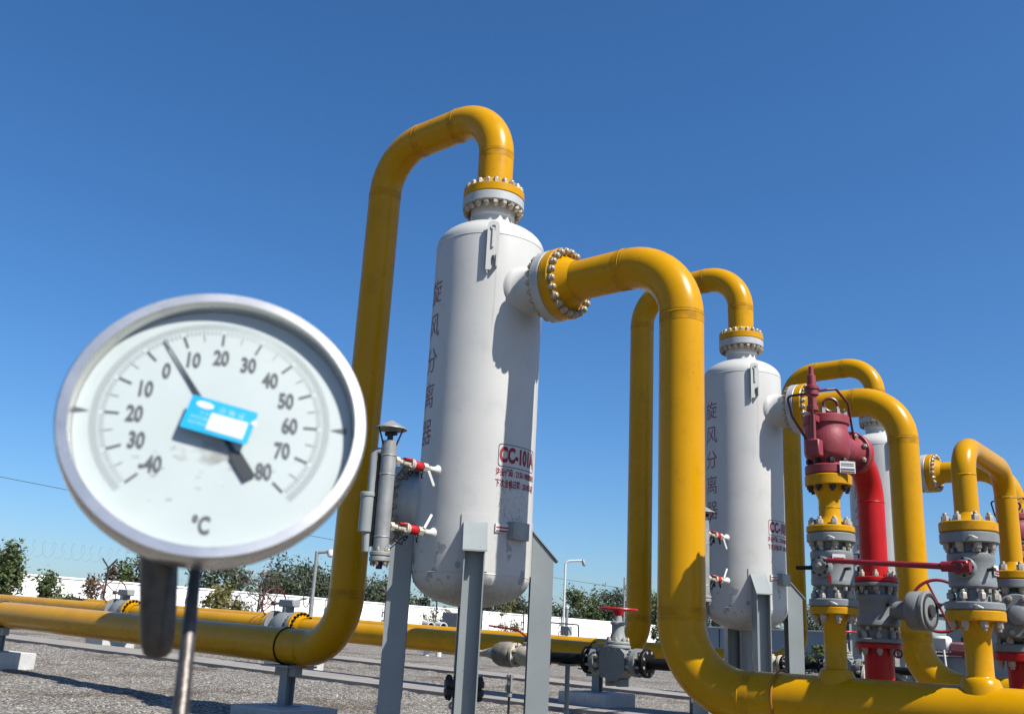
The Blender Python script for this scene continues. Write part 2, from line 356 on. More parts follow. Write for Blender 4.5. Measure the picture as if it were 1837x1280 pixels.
def stud_mesh(r, half, nut, m):
    key = (round(r, 4), round(half, 4), round(nut, 4), m.name)
    if key not in STUDS:
        b = MB()
        for sg in (-1, 1):
            t0 = sg * half
            prof = [(0, 0), (r * 1.0, 0), (r, nut * 0.85), (r * 0.85, nut), (0, nut)]
            b.lathe(prof, (0, 0, t0), (0, 0, sg), 6)
            b.lathe([(0, 0), (r * .72, 0), (r * .70, nut * .3), (r * .52, nut * 0.5), (r * .25, nut * .6), (0, nut * .62)] if r > .04 else [(0, 0), (r * .58, 0), (r * .58, nut * .42), (r * .5, nut * .52), (0, nut * .52)], (0, 0, t0 + sg * nut * 0.98), (0, 0, sg), 10)
        b.cyl((0, 0, -half), (0, 0, half), r * .5, n=8)
        STUDS[key] = b.mesh('stud_bolt', m, smooth=True)
    return STUDS[key]
def studs(parent, o, axis, Rb, n, r, half, nut, m=None, phase=0.0):
    me = stud_mesh(r, half, nut, m or BOLT); u, v, a = basis(axis); o = V(o) - wloc(parent)
    M3 = Matrix((u, v, a)).transposed()
    for i in range(n):
        th = 2 * math.pi * (i + .5) / n + phase
        q = bpy.data.objects.new('stud_bolt', me); COL.objects.link(q); q.parent = parent
        q.location = o + (u * math.cos(th) + v * math.sin(th)) * Rb
        q.rotation_euler = (M3 @ Matrix.Rotation(random.random() * 3, 3, 'Z')).to_euler()
def nuts(parent, spots, axis, r, h, m, name='nut'):
    key = ('nut', r, h, m.name)
    if key not in STUDS:
        b = MB(); b.lathe([(0, 0), (r, 0), (r, h * .75), (r * .6, h * .8), (r * .6, h), (0, h)], (0, 0, 0), (0, 0, 1), 6); STUDS[key] = b.mesh(name, m)
    u, v, a = basis(axis); M3 = Matrix((u, v, a)).transposed(); w0 = wloc(parent)
    for p in spots:
        q = bpy.data.objects.new(name, STUDS[key]); COL.objects.link(q); q.parent = parent; q.location = V(p) - w0
        q.rotation_euler = (M3 @ Matrix.Rotation(random.random() * 3, 3, 'Z')).to_euler()
FONT = bpy.data.curves.new('f', 'FONT').font
def text_mesh(body, size, align='CENTER', bold=0.0):
    cu = bpy.data.curves.new('txt', 'FONT'); cu.body = body; cu.size = size; cu.align_x = align; cu.align_y = 'CENTER'
    cu.offset = bold; cu.resolution_u = 3
    ob = bpy.data.objects.new('txt', cu); COL.objects.link(ob)
    dg = bpy.context.evaluated_depsgraph_get(); dg.update()
    me = bpy.data.meshes.new_from_object(ob.evaluated_get(dg))
    vs = [V(q.co) for q in me.vertices]; fs = [list(p.vertices) for p in me.polygons]
    bpy.data.objects.remove(ob); bpy.data.curves.remove(cu); bpy.data.meshes.remove(me)
    return vs, fs
def subdivide_x(vs, fs, step):
    bm = bmesh.new(); q = [bm.verts.new(p) for p in vs]
    for f in fs:
        try: bm.faces.new([q[i] for i in f])
        except ValueError: pass
    if vs:
        x0 = min(p.x for p in vs); x1 = max(p.x for p in vs); x = x0 + step
        while x < x1:
            bmesh.ops.bisect_plane(bm, geom=bm.verts[:] + bm.edges[:] + bm.faces[:], plane_co=(x, 0, 0), plane_no=(1, 0, 0)); x += step
    bm.verts.index_update(); out = [p.co.copy() for p in bm.verts], [[p.index for p in f.verts] for f in bm.faces]; bm.free(); return out
def wrap_text(mb, body, size, c, r, az, z, xs=1.0, bold=0.0):
    vs, fs = text_mesh(body, size, bold=bold); vs, fs = subdivide_x([V((p.x * xs, p.y, 0)) for p in vs], fs, 0.02)
    out = [V((c[0] + r * math.cos(az + p.x / r), c[1] + r * math.sin(az + p.x / r), z + p.y)) for p in vs]
    mb.add(out, fs)
def flat_text(mb, body, size, o, U, W, xs=1.0, bold=0.0, align='CENTER'):
    vs, fs = text_mesh(body, size, align, bold); o = V(o); U = V(U); W = V(W)
    mb.add([o + U * (p.x * xs) + W * p.y for p in vs], fs)

# ---------------------------------------------------------------- ground and paths
GS = 0.017
def gz(x): return GS * (-9 - max(x, -46)) if x < -9 else 0.0
from mathutils import noise as mnoise
def frange(a, b, d):
    n = int(round((b - a) / d)); return [a + (b - a) * i / n for i in range(n + 1)]
g = MB(); xs = [-1500, -46] + frange(-30, -9, .16) + frange(-8.84, -5, .16) + [1500]; ys = [-1500, 3] + frange(5, 21, .16) + [1500]
nx, ny = len(xs), len(ys); gv = []
for i, x in enumerate(xs):
    for j, y in enumerate(ys):
        z = gz(x)
        if 2 < i < nx - 2 and 2 < j < ny - 2:
            z += .030 * (mnoise.noise(V((x * 2.3, y * 2.3, 0))) + .7 * mnoise.noise(V((x * 6.1, y * 6.1, 3)))) - .012
        gv.append((x, y, z))
g.add(gv, [[i * ny + j, (i + 1) * ny + j, (i + 1) * ny + j + 1, i * ny + j + 1] for i in range(nx - 1) for j in range(ny - 1)])
tag(g.build('ground', GRAVEL), kind='structure')
def strip(name, p0, p1, wd, h=0.05):
    m = MB(); P = [V((p0[0], p0[1], 0)), V((p1[0], p1[1], 0))]
    for (a, b) in ((P[0], None), (P[1], None)): pass
    d = (P[1] - P[0]).normalized(); s = V((-d.y, d.x, 0)) * wd / 2
    pts = [P[0]]
    if (P[0].x + 9) * (P[1].x + 9) < 0:
        t = (-9 - P[0].x) / (P[1].x - P[0].x); pts.append(P[0].lerp(P[1], t))
    pts.append(P[1]); vs = []; fs = []
    for p in pts:
        z = gz(p.x)
        vs += [p + s + V((0, 0, z - .2)), p + s + V((0, 0, z + h)), p - s + V((0, 0, z + h)), p - s + V((0, 0, z - .2))]
    for i in range(len(pts) - 1):
        for k in range(3): fs.append([i * 4 + k, i * 4 + k + 1, i * 4 + k + 5, i * 4 + k + 4])
    fs += [[0, 1, 2, 3], [len(vs) - 4 + q for q in (3, 2, 1, 0)]]
    m.add(vs, fs); return tag(m.build(name, PATHC, smooth=False), kind='structure')
strip('path', (-38, 11.9), (4, 13.7), 1.5)
strip('path', (-38, 18.2), (4, 18.9), 1.4)

# ---------------------------------------------------------------- separators and their pipes
X1, Y1, DY = -6.66, 7.405, 6.16
VR = 0.60
def az(d): return R_(d)
def radial(d): return V((math.cos(R_(d)), math.sin(R_(d)), 0)), V((-math.sin(R_(d)), math.cos(R_(d)), 0))

def make_separator():
    c = V((X1, Y1, 0))
    t = thing('cyclone_separator', 'x', 'separator', (X1, Y1, 0), 'grey cyclone separators in a row')
    b = MB(); prof = []
    zb, zt, hh = 1.29, 5.45, 0.31
    for k in range(0, 13):
        a = math.pi / 2 * k / 12; prof.append((VR * math.sin(a), zb + hh - hh * math.cos(a)))
    for k in range(1, 6): prof.append((VR, zb + hh + (zt - zb - 2 * hh) * k / 6))
    for k in range(12, -1, -1):
        a = math.pi / 2 * k / 12; prof.append((VR * math.sin(a), zt - hh + hh * math.cos(a)))
    b.lathe(prof, (X1, Y1, 0), (0, 0, 1), 96)
    for zz in (zt - hh - .01, zb + hh): b.torus((X1, Y1, zz), (0, 0, 1), VR - .002, .006, 96, 6)
    b.build('shell', SHELL, t)
    # top nozzle and grey flange
    b = MB(); b.lathe([(.30, 5.36), (.235, 5.40), (.228, 5.44), (.228, 5.52), (.25, 5.545), (.25, 5.6), (.27, 5.655)], (X1, Y1, 0), (0, 0, 1), 48); b.build('top_nozzle', SHELL, t)
    b = MB(); b.disc((X1, Y1, 0), (0, 0, 1), .348, 5.655, 5.763, n=64); b.build('flange', FLG, t)
    studs(t, (X1, Y1, 5.76), (0, 0, 1), .302, 20, .043, .107, .044)
    # side nozzle
    zo = 4.56
    b = MB(); b.lathe([(.34, .44), (.325, .53), (.295, .57), (.262, .60), (.25, .66), (.25, .74), (.27, .80), (.29, .872)], (X1, Y1, zo), (1, 0, 0), 48); b.build('side_nozzle', SHELL, t)
    b = MB(); b.disc((X1, Y1, zo), (1, 0, 0), .375, .872, .985, n=64); b.build('flange', FLG, t)
    studs(t, (X1 + .987, Y1, zo), (1, 0, 0), .33, 22, .043, .112, .044)
    # manway on the far side
    zm = 2.33; ma = V((math.cos(R_(-168)), math.sin(R_(-168)), 0))
    b = MB(); b.lathe([(.36, .44), (.35, .55), (.30, .63), (.30, .74), (.34, .80)], (X1, Y1, zm), ma, 44); b.build('manway_neck', SHELL, t)
    b = MB(); b.disc((X1, Y1, zm), ma, .43, .80, .885, n=52); b.build('flange', SHELL, t)
    b = MB(); b.disc((X1, Y1, zm), ma, .43, .89, .98, n=52); b.build('manway_cover', SHELL, t)
    studs(t, V((X1, Y1, zm)) + ma * .888, ma, .385, 20, .036, .096, .045, BOLT)
    # lifting lug
    e, s = radial(-46.5)
    b = MB()
    o = c + e * .634
    hk = [(-.062, 0), (-.062, .50), (-.05, .54), (0, .555), (.05, .54), (.062, .50), (.062, .10), (.03, .10), (.034, .13), (.02, .165), (0, .16), (-.012, .12), (-.008, .06), (.004, .03), (-.01, .0)]
    b.poly([(x, y + 4.69) for x, y in hk], o, s, (0, 0, 1), .022)
    b.box(c + e * .63 + V((0, 0, 5.05)), (.085, .02, .22), (e, s, V((0, 0, 1))))
    b.box(c + e * .63 + s * .05 + V((0, 0, 4.80)), (.08, .016, .14), (e, s, V((0, 0, 1))))
    b.build('lifting_lug', SHELL, t)
    b = MB(); b.lathe([(.022, .0225), (.030, .0225), (.030, .034), (.022, .034), (.022, .0225)], o + V((0, 0, 5.17)), e, 24); b.build('lug_eye', SHELL, t)
    # legs
    for d in (-46.5, 43.5, -136.5, 133.5):
        e, s = radial(d); B = (e, s, V((0, 0, 1)))
        lg = MB(); z0, z1 = 0.02, 2.06
        for sg in (-1, 1):
            o2 = c + s * (sg * .094 - .006)
            lg.poly([(.605, z0), (.83, z0), (.83, 1.82), (.605, 2.06)], o2, e, (0, 0, 1), -.012)
        lg.box(c + e * .715 + V((0, 0, .93)), (.012, .176, 1.82), B)
        L = lg.build('leg', LEGG, t, smooth=False)
        cp = MB(); cp.poly([(.606, 2.085), (.875, 1.80), (.875, 1.785), (.606, 2.07)], c + s * .116, e, (0, 0, 1), .232); cp.build('cap_plate', LEGG, L, smooth=False)
        pd = MB(); n = 8; vs = []; fs = []
        for k in range(n + 1):
            th = R_(d) + (-.23 + .46 * k / n)
            for rr, zz in ((VR - .01, 1.62), (VR + .010, 1.62), (VR + .010, 2.16), (VR - .01, 2.16)): vs.append(c + V((math.cos(th) * rr, math.sin(th) * rr, zz)))
        for k in range(n):
            for q in range(4): fs.append([k * 4 + q, k * 4 + (q + 1) % 4, k * 4 + 4 + (q + 1) % 4, k * 4 + 4 + q])
        fs += [[0, 1, 2, 3], [n * 4 + q for q in (3, 2, 1, 0)]]
        pd.add(vs, fs); pd.build('backing_pad', SHELL, L)
        eb = MB(); eb.lathe([(.012, 0), (.04, 0), (.04, .018), (.012, .018), (.012, 0)], c + e * .832 + s * .094 + V((0, 0, .30)), e, 20); eb.build('earth_boss', WHITE, L)
        bp = MB(); bp.box(c + e * .72 + V((0, 0, .01)), (.34, .34, .02), B); bp.build('base_plate', LEGG, L, smooth=False)
    # drain
    b = MB(); b.lathe([(.12, 1.34), (.085, 1.28), (.085, .57)], (X1, Y1, 0), (0, 0, 1), 28); b.cyl((X1, Y1, .05), (X1, Y1, .46), .085)
    dp = b.build('drain_pipe', GREY, t)
    b = MB(); b.disc((X1, Y1, 0), (0, 0, 1), .20, .535, .60); b.build('flange', DKSTEEL, dp)
    b = MB(); b.disc((X1, Y1, 0), (0, 0, 1), .20, .455, .52); b.build('flange', DKSTEEL, dp)
    studs(dp, (X1, Y1, .527), (0, 0, 1), .165, 12, .022, .073, .03, DKSTEEL)
    # nameplates
    e, s = radial(-4); B = (e, s, V((0, 0, 1)))
    b = MB(); b.box(c + e * .63 + V((0, 0, 2.03)), (.10, .23, .17), B, ch=.006); q = b.build('nameplate_box', GALV, t)
    e, s = radial(-21); B = (e, s, V((0, 0, 1)))
    b = MB(); b.box(c + e * .605 + V((0, 0, 2.045)), (.014, .15, .085), B); q = b.build('warning_plate', WHITE, t, smooth=False)
    b = MB()
    for zz, hh2 in ((.006, .012), (-.028, .014)): b.box(c + e * .6135 + V((0, 0, 2.045 + zz)), (.004, .13, hh2), B)
    b.build('warning_print', REDINK, q, smooth=False)
    # big characters down the side
    for sgn, ch in ((0, '旋'), (1, '风'), (2, '分'), (3, '离'), (4, '器')):
        b = MB(); wrap_text(b, ch, .30, (X1, Y1), VR + .002, R_(-116), 4.53 - sgn * .385, xs=.95); b.build('painted_character', FADINK, t, smooth=False)
    # small connection stubs for the level column
    for zz in (2.59, 1.97):
        b = MB(); b.lathe([(.055, -.585), (.055, -.60), (.036, -.62), (.028, -.66), (.028, -.72)], (X1, Y1, zz), (0, 1, 0), 20); b.build('gauge_nozzle', WHITE, t)
    return t

def tag_sign(t, c, code, l1, l2):
    r = VR + .002
    b = MB(); wrap_text(b, code, .205, c, r, R_(-3), 2.765, xs=.64, bold=.010); b.build('tag_number', REDINK, t, smooth=False)
    b = MB(); n = 40; w_, h_ = .27, .115; pts = []
    for cx, cy, a0 in ((1, 1, 0), (-1, 1, 90), (-1, -1, 180), (1, -1, 270)):
        for k in range(7):
            a = R_(a0 + 15 * k); pts.append((cx * (w_ - .03) + .03 * math.cos(a), cy * (h_ - .03) + .03 * math.sin(a)))
    dense = []
    for i in range(len(pts)):
        p, q = pts[i], pts[(i + 1) % len(pts)]; m_ = max(1, int(math.dist(p, q) / .02))
        dense += [(p[0] + (q[0] - p[0]) * k / m_, p[1] + (q[1] - p[1]) * k / m_) for k in range(m_)]
    vs = []; fs = []; N = len(dense)
    for x, y in dense:
        k = 1 - .007 / max(abs(x), .05); ky = 1 - .007 / max(abs(y), .05)
        for X, Y in ((x, y), (x - math.copysign(.007, x) if abs(x) > w_ - .031 else x, y - math.copysign(.007, y) if abs(y) > h_ - .031 else y)):
            th = R_(-3) + X / r; vs.append((c[0] + r * math.cos(th), c[1] + r * math.sin(th), 2.765 + Y))
    for i in range(N):
        j = (i + 1) % N; fs.append([2 * i, 2 * j, 2 * j + 1, 2 * i + 1])
    b.add(vs, fs); b.build('tag_frame', BLUINK, t, smooth=False)
    b = MB(); wrap_text(b, l1, .083, c, r, R_(-3), 2.59, xs=.60, bold=.0022); wrap_text(b, l2, .083, c, r, R_(-3), 2.48, xs=.62, bold=.0022)
    b.build('tag_lines', REDINK, t, smooth=False)

SEP = [None] * 3
SEP[0] = make_separator()
labs = ['tall grey separator vessel nearest the camera, marked CC-101A', 'middle grey separator vessel behind the red relief valve, its tag half hidden', 'farthest grey separator vessel, mostly hidden behind the red and yellow risers']
SEP[0]['label'] = labs[0]
for k in (1, 2): SEP[k] = copy_tree(SEP[0], (0, DY * k, 0), labs[k])
tag_sign(SEP[0], (X1, Y1), 'CC-101A', '注册代码 : 2150-198000018', '下次全检日期 : 2018年6月')
tag_sign(SEP[1], (X1, Y1 + DY), 'CC-101B', '注册代码 : 2150-198000019', '下次全检日期 : 2018年6月')

PR = 0.202
XL, XR = -8.53, -4.23
ZT, ZO, ZA = 6.95, 4.56, 0.78
PS = 0.022
def pz(x): return ZA + PS * (XL - x) if x < XL else ZA
def overhead(k, label):
    y = Y1 + DY * k
    t = thing('inlet_pipe', label, 'pipe', (XL, y, gz(XL)), 'yellow inlet pipes looping over the separators')
    er = .60; xe = -50
    za = pz(XL) + (0.02 if k else 0)
    path = fillet([(X1, y, 5.87), (X1, y, ZT), (XL, y, ZT), (XL, y, za), (xe, y, pz(xe) + (0.02 if k else 0))], er)
    b = MB(); b.tube(path, PR, 48)
    for p, a in (((X1, y, ZT - er), (0, 0, 1)), ((X1 - er, y, ZT), (1, 0, 0)), ((XL + er, y, ZT), (1, 0, 0)), ((XL, y, ZT - er), (0, 0, 1)), ((XL, y, za + er), (0, 0, 1)), ((XL - er, y, za), (1, 0, 0))):
        b.torus(p, a, PR - .001, .006, 48, 6)
    b.build('pipe_run', YEL, t)
    for p, a in (((X1, y, ZT - er), (0, 0, -1)), ((X1 - er, y, ZT), (-1, 0, 0)), ((XL + er, y, ZT), (1, 0, 0)), ((XL, y, ZT - er), (0, 0, -1)), ((XL, y, za + er), (0, 0, 1))):
        b = MB(); b.lathe([(PR, -.03), (PR + .0015, -.03), (PR + .0015, .07), (PR, .07)], p, a, 48); b.build('weld_band', YELD, t)
    b = MB(); b.disc((X1, y, 0), (0, 0, 1), .348, 5.766, 5.865, n=64); b.lathe([(.27, 5.865), (.235, 5.92), (.205, 5.98)], (X1, y, 0), (0, 0, 1), 48); b.build('flange', YEL, t)
    return t
def outlet(k, label):
    y = Y1 + DY * k
    t = thing('outlet_pipe', label, 'pipe', (XR, y, 0), 'yellow outlet pipes of the separators')
    er = .60; xe = 3.0 if k == 0 else 4.0; ZA = .675
    path = fillet([(X1 + 1.10, y, ZO), (XR, y, ZO), (XR, y, ZA - .01), (xe, y, ZA - .01)], [.60, .60])
    b = MB(); b.tube(path, .205, 48)
    for p, a in (((XR - er, y, ZO), (1, 0, 0)), ((XR, y, ZO - er), (0, 0, 1)), ((XR, y, ZA + er - .01), (0, 0, 1)), ((XR + er, y, ZA - .01), (1, 0, 0))):
        b.torus(p, a, .204, .006, 48, 6)
    b.build('pipe_run', YEL, t)
    for p, a in (((XR - er, y, ZO), (-1, 0, 0)), ((XR, y, ZO - er), (0, 0, -1)), ((XR, y, ZA + er - .01), (0, 0, 1)), ((XR + er, y, ZA - .01), (1, 0, 0))):
        b = MB(); b.lathe([(.205, -.03), (.2065, -.03), (.2065, .08), (.205, .08)], p, a, 48); b.build('weld_band', YELD, t)
    b = MB(); b.disc((X1, y, ZO), (1, 0, 0), .375, .989, 1.10, n=64); b.lathe([(.29, 1.10), (.25, 1.16), (.208, 1.24)], (X1, y, ZO), (1, 0, 0), 48); b.build('flange', YEL, t)
    # branch stubs on the header
    for x, zf0, zf1, rp, rf in ((-2.905, 1.317, 1.374, .082, .182), (-1.895, 1.297, 1.37, .090, .196)):
        if k and x > -2: continue
        b = MB(); b.lathe([(.145, ZA + .10), (.138, ZA + .19), (.126, ZA + .215), (.118, ZA + .238), (.106, ZA + .246), (rp + .004, ZA + .252), (rp, ZA + .26), (rp, zf0 - .085), (rp + .012, zf0 - .05), (rp + .035, zf0)], (x, y, 0), (0, 0, 1), 40)
        st = b.build('branch_stub', YEL, t)
        b = MB(); b.disc((x, y, 0), (0, 0, 1), rf, zf0, zf1, n=48); b.build('flange', YEL2, st)
    return t
ov = ['yellow inlet pipe arching over the nearest separator, running left behind the gauge', 'yellow inlet pipe arching over the middle separator', 'yellow inlet pipe arching over the farthest separator, behind the red relief valve']
ou = ['thick yellow outlet riser in front of the middle separator, header at lower right', 'yellow outlet riser of the middle separator, right of the red discharge pipe', 'yellow outlet pipe of the farthest separator, ending behind the slim bypass pipe']
for k in range(3): overhead(k, ov[k])
for k in range(3): outlet(k, ou[k])

# ---------------------------------------------------------------- pipe supports
def support(x, y, zp, label, r=PR, pad=(.9, .9, .24), ubolt=True, plate=True, mp=None, grp='pipe supports on concrete pads', post=.13, ub=BLACK):
    zg = gz(x)
    t = thing('pipe_support', label, 'support', (x, y, zg), grp)
    b = MB(); b.box((x, y, zg + pad[2] / 2 - .05), (pad[0], pad[1], pad[2] + .1), ch=.012); b.build('concrete_pad', CONC, t)
    b = MB(); zt = zp - r - .03; z0 = zg + pad[2]
    h = zt - z0
    for sg in (-1, 1): b.box((x, y + sg * (post / 2 - .006), z0 + h / 2), (post, .012, h))
    b.box((x, y, z0 + h / 2), (.010, post - .026, h)); b.box((x, y, z0 + .008), (.26, .26, .014)); b.build('post', mp or LEGG, t, smooth=False)
    if plate:
        b = MB(); b.box((x, y, zt + .012), (.50, .42, .022)); b.box((x, y, zt - .05), (.38, .10, .10)); b.build('cradle', LEGG, t, smooth=False)
    if ubolt:
        b = MB(); b.torus((x - .06, y, zp), (1, 0, 0), r + .008, .009, 48, 8); b.build('u_bolt', ub, t)
    return t
support(-9.42, Y1, pz(-9.42), 'grey post on white pad under nearest left pipe elbow', pad=(.9, .85, .13))
support(-17.1, Y1, pz(-17.1), 'white pad and post under the left pipe at the photo edge')
support(-9.3, Y1 + DY, pz(-9.3) + .02, 'grey post on white pad behind the red-wheeled gate valve')
support(-17.1, Y1 + DY, pz(-17.1) + .02, 'pad and post hidden behind the nearest left pipe')
support(-24.8, Y1 + DY, pz(-24.8) + .02, 'low white pads under the second pipe, left of the gauge bracket')
support(-32.5, Y1 + DY, pz(-32.5) + .02, 'farthest pad and post under the second pipe at far left')
support(-4.02, Y1, .70, 'dark post on white pad below the thick yellow elbow', mp=BLACK, ubolt=False, plate=False, pad=(.7, .7, .16))
support(-3.28, Y1, .675, 'post with rusty strap under the yellow header at lower right', r=.205, ub=mat('rusty_strap', (0.45, .16, .02), .6))
support(-9.3, Y1 + 2 * DY, pz(-9.3) + .02, 'pad and post under the farthest inlet pipe')

# ---------------------------------------------------------------- level columns
def level_column(k, label):
    y0 = Y1 + DY * k; x, y = X1, y0 - 1.27
    t = thing('level_gauge_column', label, 'level gauge', (x, y, 1.58), 'level gauge columns beside the separators')
    b = MB(); b.cyl((x, y, 1.72), (x, y, 2.76), .074, n=32)
    for zz in (2.44, 2.62, 1.86): b.torus((x, y, zz), (0, 0, 1), .074, .006, 32, 6)
    b.build('standpipe', GALV, t)
    b = MB(); b.disc((x, y, 0), (0, 0, 1), .098, 1.685, 1.725, n=32); b.disc((x, y, 0), (0, 0, 1), .098, 1.635, 1.68, n=32); b.build('flange', GALV, t)
    studs(t, (x, y, 1.68), (0, 0, 1), .075, 6, .016, .048, .026, BOLT)
    b = MB(); b.cyl((x, y, 1.57), (x, y, 1.64), .03, n=12); b.build('drain_plug', DKSTEEL, t)
    b = MB(); b.lathe([(0, 2.965), (.03, 2.955), (.155, 2.885), (.157, 2.876), (.02, 2.90), (0, 2.90)], (x, y, 0), (0, 0, 1), 32); b.build('rain_cap', GALV, t)
    for a in (20, 140, 260):
        e, s = radial(a); b = MB(); b.tube([V((x, y, 2.72)) + e * .070, V((x, y, 2.885)) + e * .135], .008, 8); b.build('cap_strut', DKSTEEL, t)
    b = MB(); b.cyl((x, y, 2.755), (x, y, 2.83), .028, n=16); b.cyl((x - .05, y - .01, 2.835), (x + .07, y + .01, 2.835), .022, n=14); b.build('vent_fitting', DKSTEEL, t)
    # transmitter tube at the far side
    q = V((x, y, 0)) + V((-.10, -.09, 0))
    b = MB(); b.tube([q + V((.08, .07, 2.66)), q + V((.02, .02, 2.66)), q + V((0, 0, 2.63)), q + V((0, 0, 2.25))], .036, 20); b.build('side_tube', GREY, t)
    b = MB(); b.cyl(q + V((-.02, -.02, 1.90)), q + V((-.02, -.02, 2.26)), .062, n=24); b.disc(q + V((-.02, -.02, 0)), (0, 0, 1), .07, 2.22, 2.265, n=24); b.cyl(q + V((.0, .0, 1.72)), q + V((-.01, -.01, 1.92)), .034, n=16)
    b.build('transmitter', GREY, t)
    b = MB(); b.box(V((x, y, 2.2)) + V((-.055, -.048, 0)), (.035, .06, .86)); b.build('indicator_strip', DKSTEEL, t, smooth=False)
    ys = y0 - .66
    for zz, up in ((2.59, -1), (1.97, 1)):
        b = MB(); b.cyl((x, ys - .03, zz), (x, y + .05, zz), .024, n=14)
        b.lathe([(0, 0), (.046, 0), (.046, .065), (0, .065)], (x, ys - .09, zz), (0, -1, 0), 6)
        b.disc((x, ys - .285, zz), (0, -1, 0), .056, 0, .022, .003, 24); b.disc((x, ys - .31, zz), (0, -1, 0), .056, 0, .022, .003, 24)
        b.lathe([(0, 0), (.044, 0), (.044, .05), (0, .05)], (x, y + .13, zz), (0, -1, 0), 6)
        cn = b.build('connection', CREAM, t)
        b = MB(); b.lathe([(0, 0), (.038, 0), (.046, .012), (.046, .105), (.038, .12), (0, .12)], (x, ys - .160, zz), (0, -1, 0), 20); b.build('valve_body', REDW, cn)
        b = MB(); b.cyl((x, ys - .335, zz), (x, ys - .43, zz), .036, n=16); b.build('needle_valve', CREAM, cn)
        b = MB(); b.box((x + .03, ys - .38, zz + .035), (.05, .10, .02), ch=.004); b.build('red_handle', REDW, cn)
        nuts(cn, [(x + math.cos(q * 1.57 + .8) * .043, ys - .333, zz + math.sin(q * 1.57 + .8) * .043) for q in range(4)], (0, -1, 0), .014, .03, BOLTW, 'union_bolt')
        b = MB(); b.tube([(x + .02, ys - .40, zz - .03), (x - .02, ys - .44, zz - .12), (x - .05, ys - .30, zz - .14), (x - .06, ys - .22, zz - .06)], .012, 8); b.build('drain_tube', DKSTEEL, cn)
        for dy in (-.16, -.33):
            b = MB(); b.torus((x + .01, ys + dy, zz - .075), (.8, .6, .1), .035, .008, 24, 6); b.cyl((x + .01, ys + dy, zz - .05), (x + .01, ys + dy, zz), .010, n=8); b.build('handle_ring', BLACK, cn)
        b = MB(); a0 = V((x + .04, ys - .10, zz + up * .03)); a1 = V((x + .05, ys - .02, zz + up * .17)) if up > 0 else V((x + .05, ys - .02, zz - .17))
        d = (a1 - a0).normalized(); n_ = V((.9, -.4, 0)).normalized(); s_ = d.cross(n_).normalized()
        b.box((a0 + a1) / 2, ((a1 - a0).length, .026, .006), (d, s_, d.cross(s_))); b.build('lever', WHITE, cn, smooth=False)
    return t
for k, lb in enumerate(['grey level gauge column with conical cap beside the nearest separator', 'level gauge column of the middle separator, half hidden by the thick yellow riser', 'level gauge column of the farthest separator, its cone cap behind a red lever']): level_column(k, lb)

# ---------------------------------------------------------------- valves on the header
def body_valve(name, label, cat, x, y, zt, zb, rf, rb, ft, fb, nb, group=None, gm=VALG):
    """flanged vertical valve; zt = top face, zb = bottom face, ft/fb flange thicknesses"""
    t = thing(name, label, cat, (x, y, zb), group)
    g0, g1 = zb + fb, zt - ft
    q0, q1 = g0 + .095, g1 - .065
    b = MB(); b.lathe([(rb * .72, g0), (rb * .70, q0 - .012), (rb * .9, q0), (rb, q0 + .012), (rb, q0 + .05), (rb * .985, q0 + .055), (rb * .985, q1 - .055), (rb, q1 - .05), (rb, q1 - .012), (rb * .9, q1), (rb * .70, q1 + .01), (rb * .72, g1)], (x, y, 0), (0, 0, 1), 48)
    b.build('body', gm, t)
    b = MB(); b.disc((x, y, 0), (0, 0, 1), rf, zt - ft, zt, n=48); b.build('flange', gm, t)
    b = MB(); b.disc((x, y, 0), (0, 0, 1), rf, zb, zb + fb, n=48); b.build('flange', gm, t)
    sp = []
    for i in range(nb + 2):
        th = 2 * math.pi * (i + .25) / (nb + 2)
        for zz in (q0 - .03, q1 - .001): sp.append((x + math.cos(th) * rb * .84, y + math.sin(th) * rb * .84, zz))
    nuts(t, sp, (0, 0, 1), .017, .034, BOLTW, 'body_nut')
    return t
def plate(t, x, y, z, e, s, w_, h_, nm='warning_plate'):
    B = (e, s, V((0, 0, 1)))
    b = MB(); b.box(V((x, y, z)), (.006, w_, h_), B); q = b.build(nm, WHITE, t, smooth=False)
    b = MB(); b.box(V((x, y, z)) + e * .004 + V((0, 0, -h_ * .05)), (.003, w_ * .84, h_ * .2), B); b.box(V((x, y, z)) + e * .004 + V((0, 0, -h_ * .32)), (.003, w_ * .84, h_ * .16), B); b.build('plate_print', REDINK, q, smooth=False)
def hub(t, x, y, z, r, rb, dirv=(0, -1, 0)):
    d = V(dirv).normalized(); o = V((x, y, z)) + d * (rb * .9)
    b = MB(); b.lathe([(r * 1.02, -.03), (r * 1.02, .035), (r * .94, .04), (r * .94, .052), (r * .72, .056), (r * .72, .075), (r * .42, .08), (r * .42, .10), (0, .10)], o, d, 36); h = b.build('stem_hub', VALG, t)
    u, v, a = basis(d)
    nuts(h, [o + d * .052 + (u * math.cos(math.pi * k / 4) + v * math.sin(math.pi * k / 4)) * r * .83 for k in range(8)], d, .011, .018, DKSTEEL, 'hub_bolt')
    return h
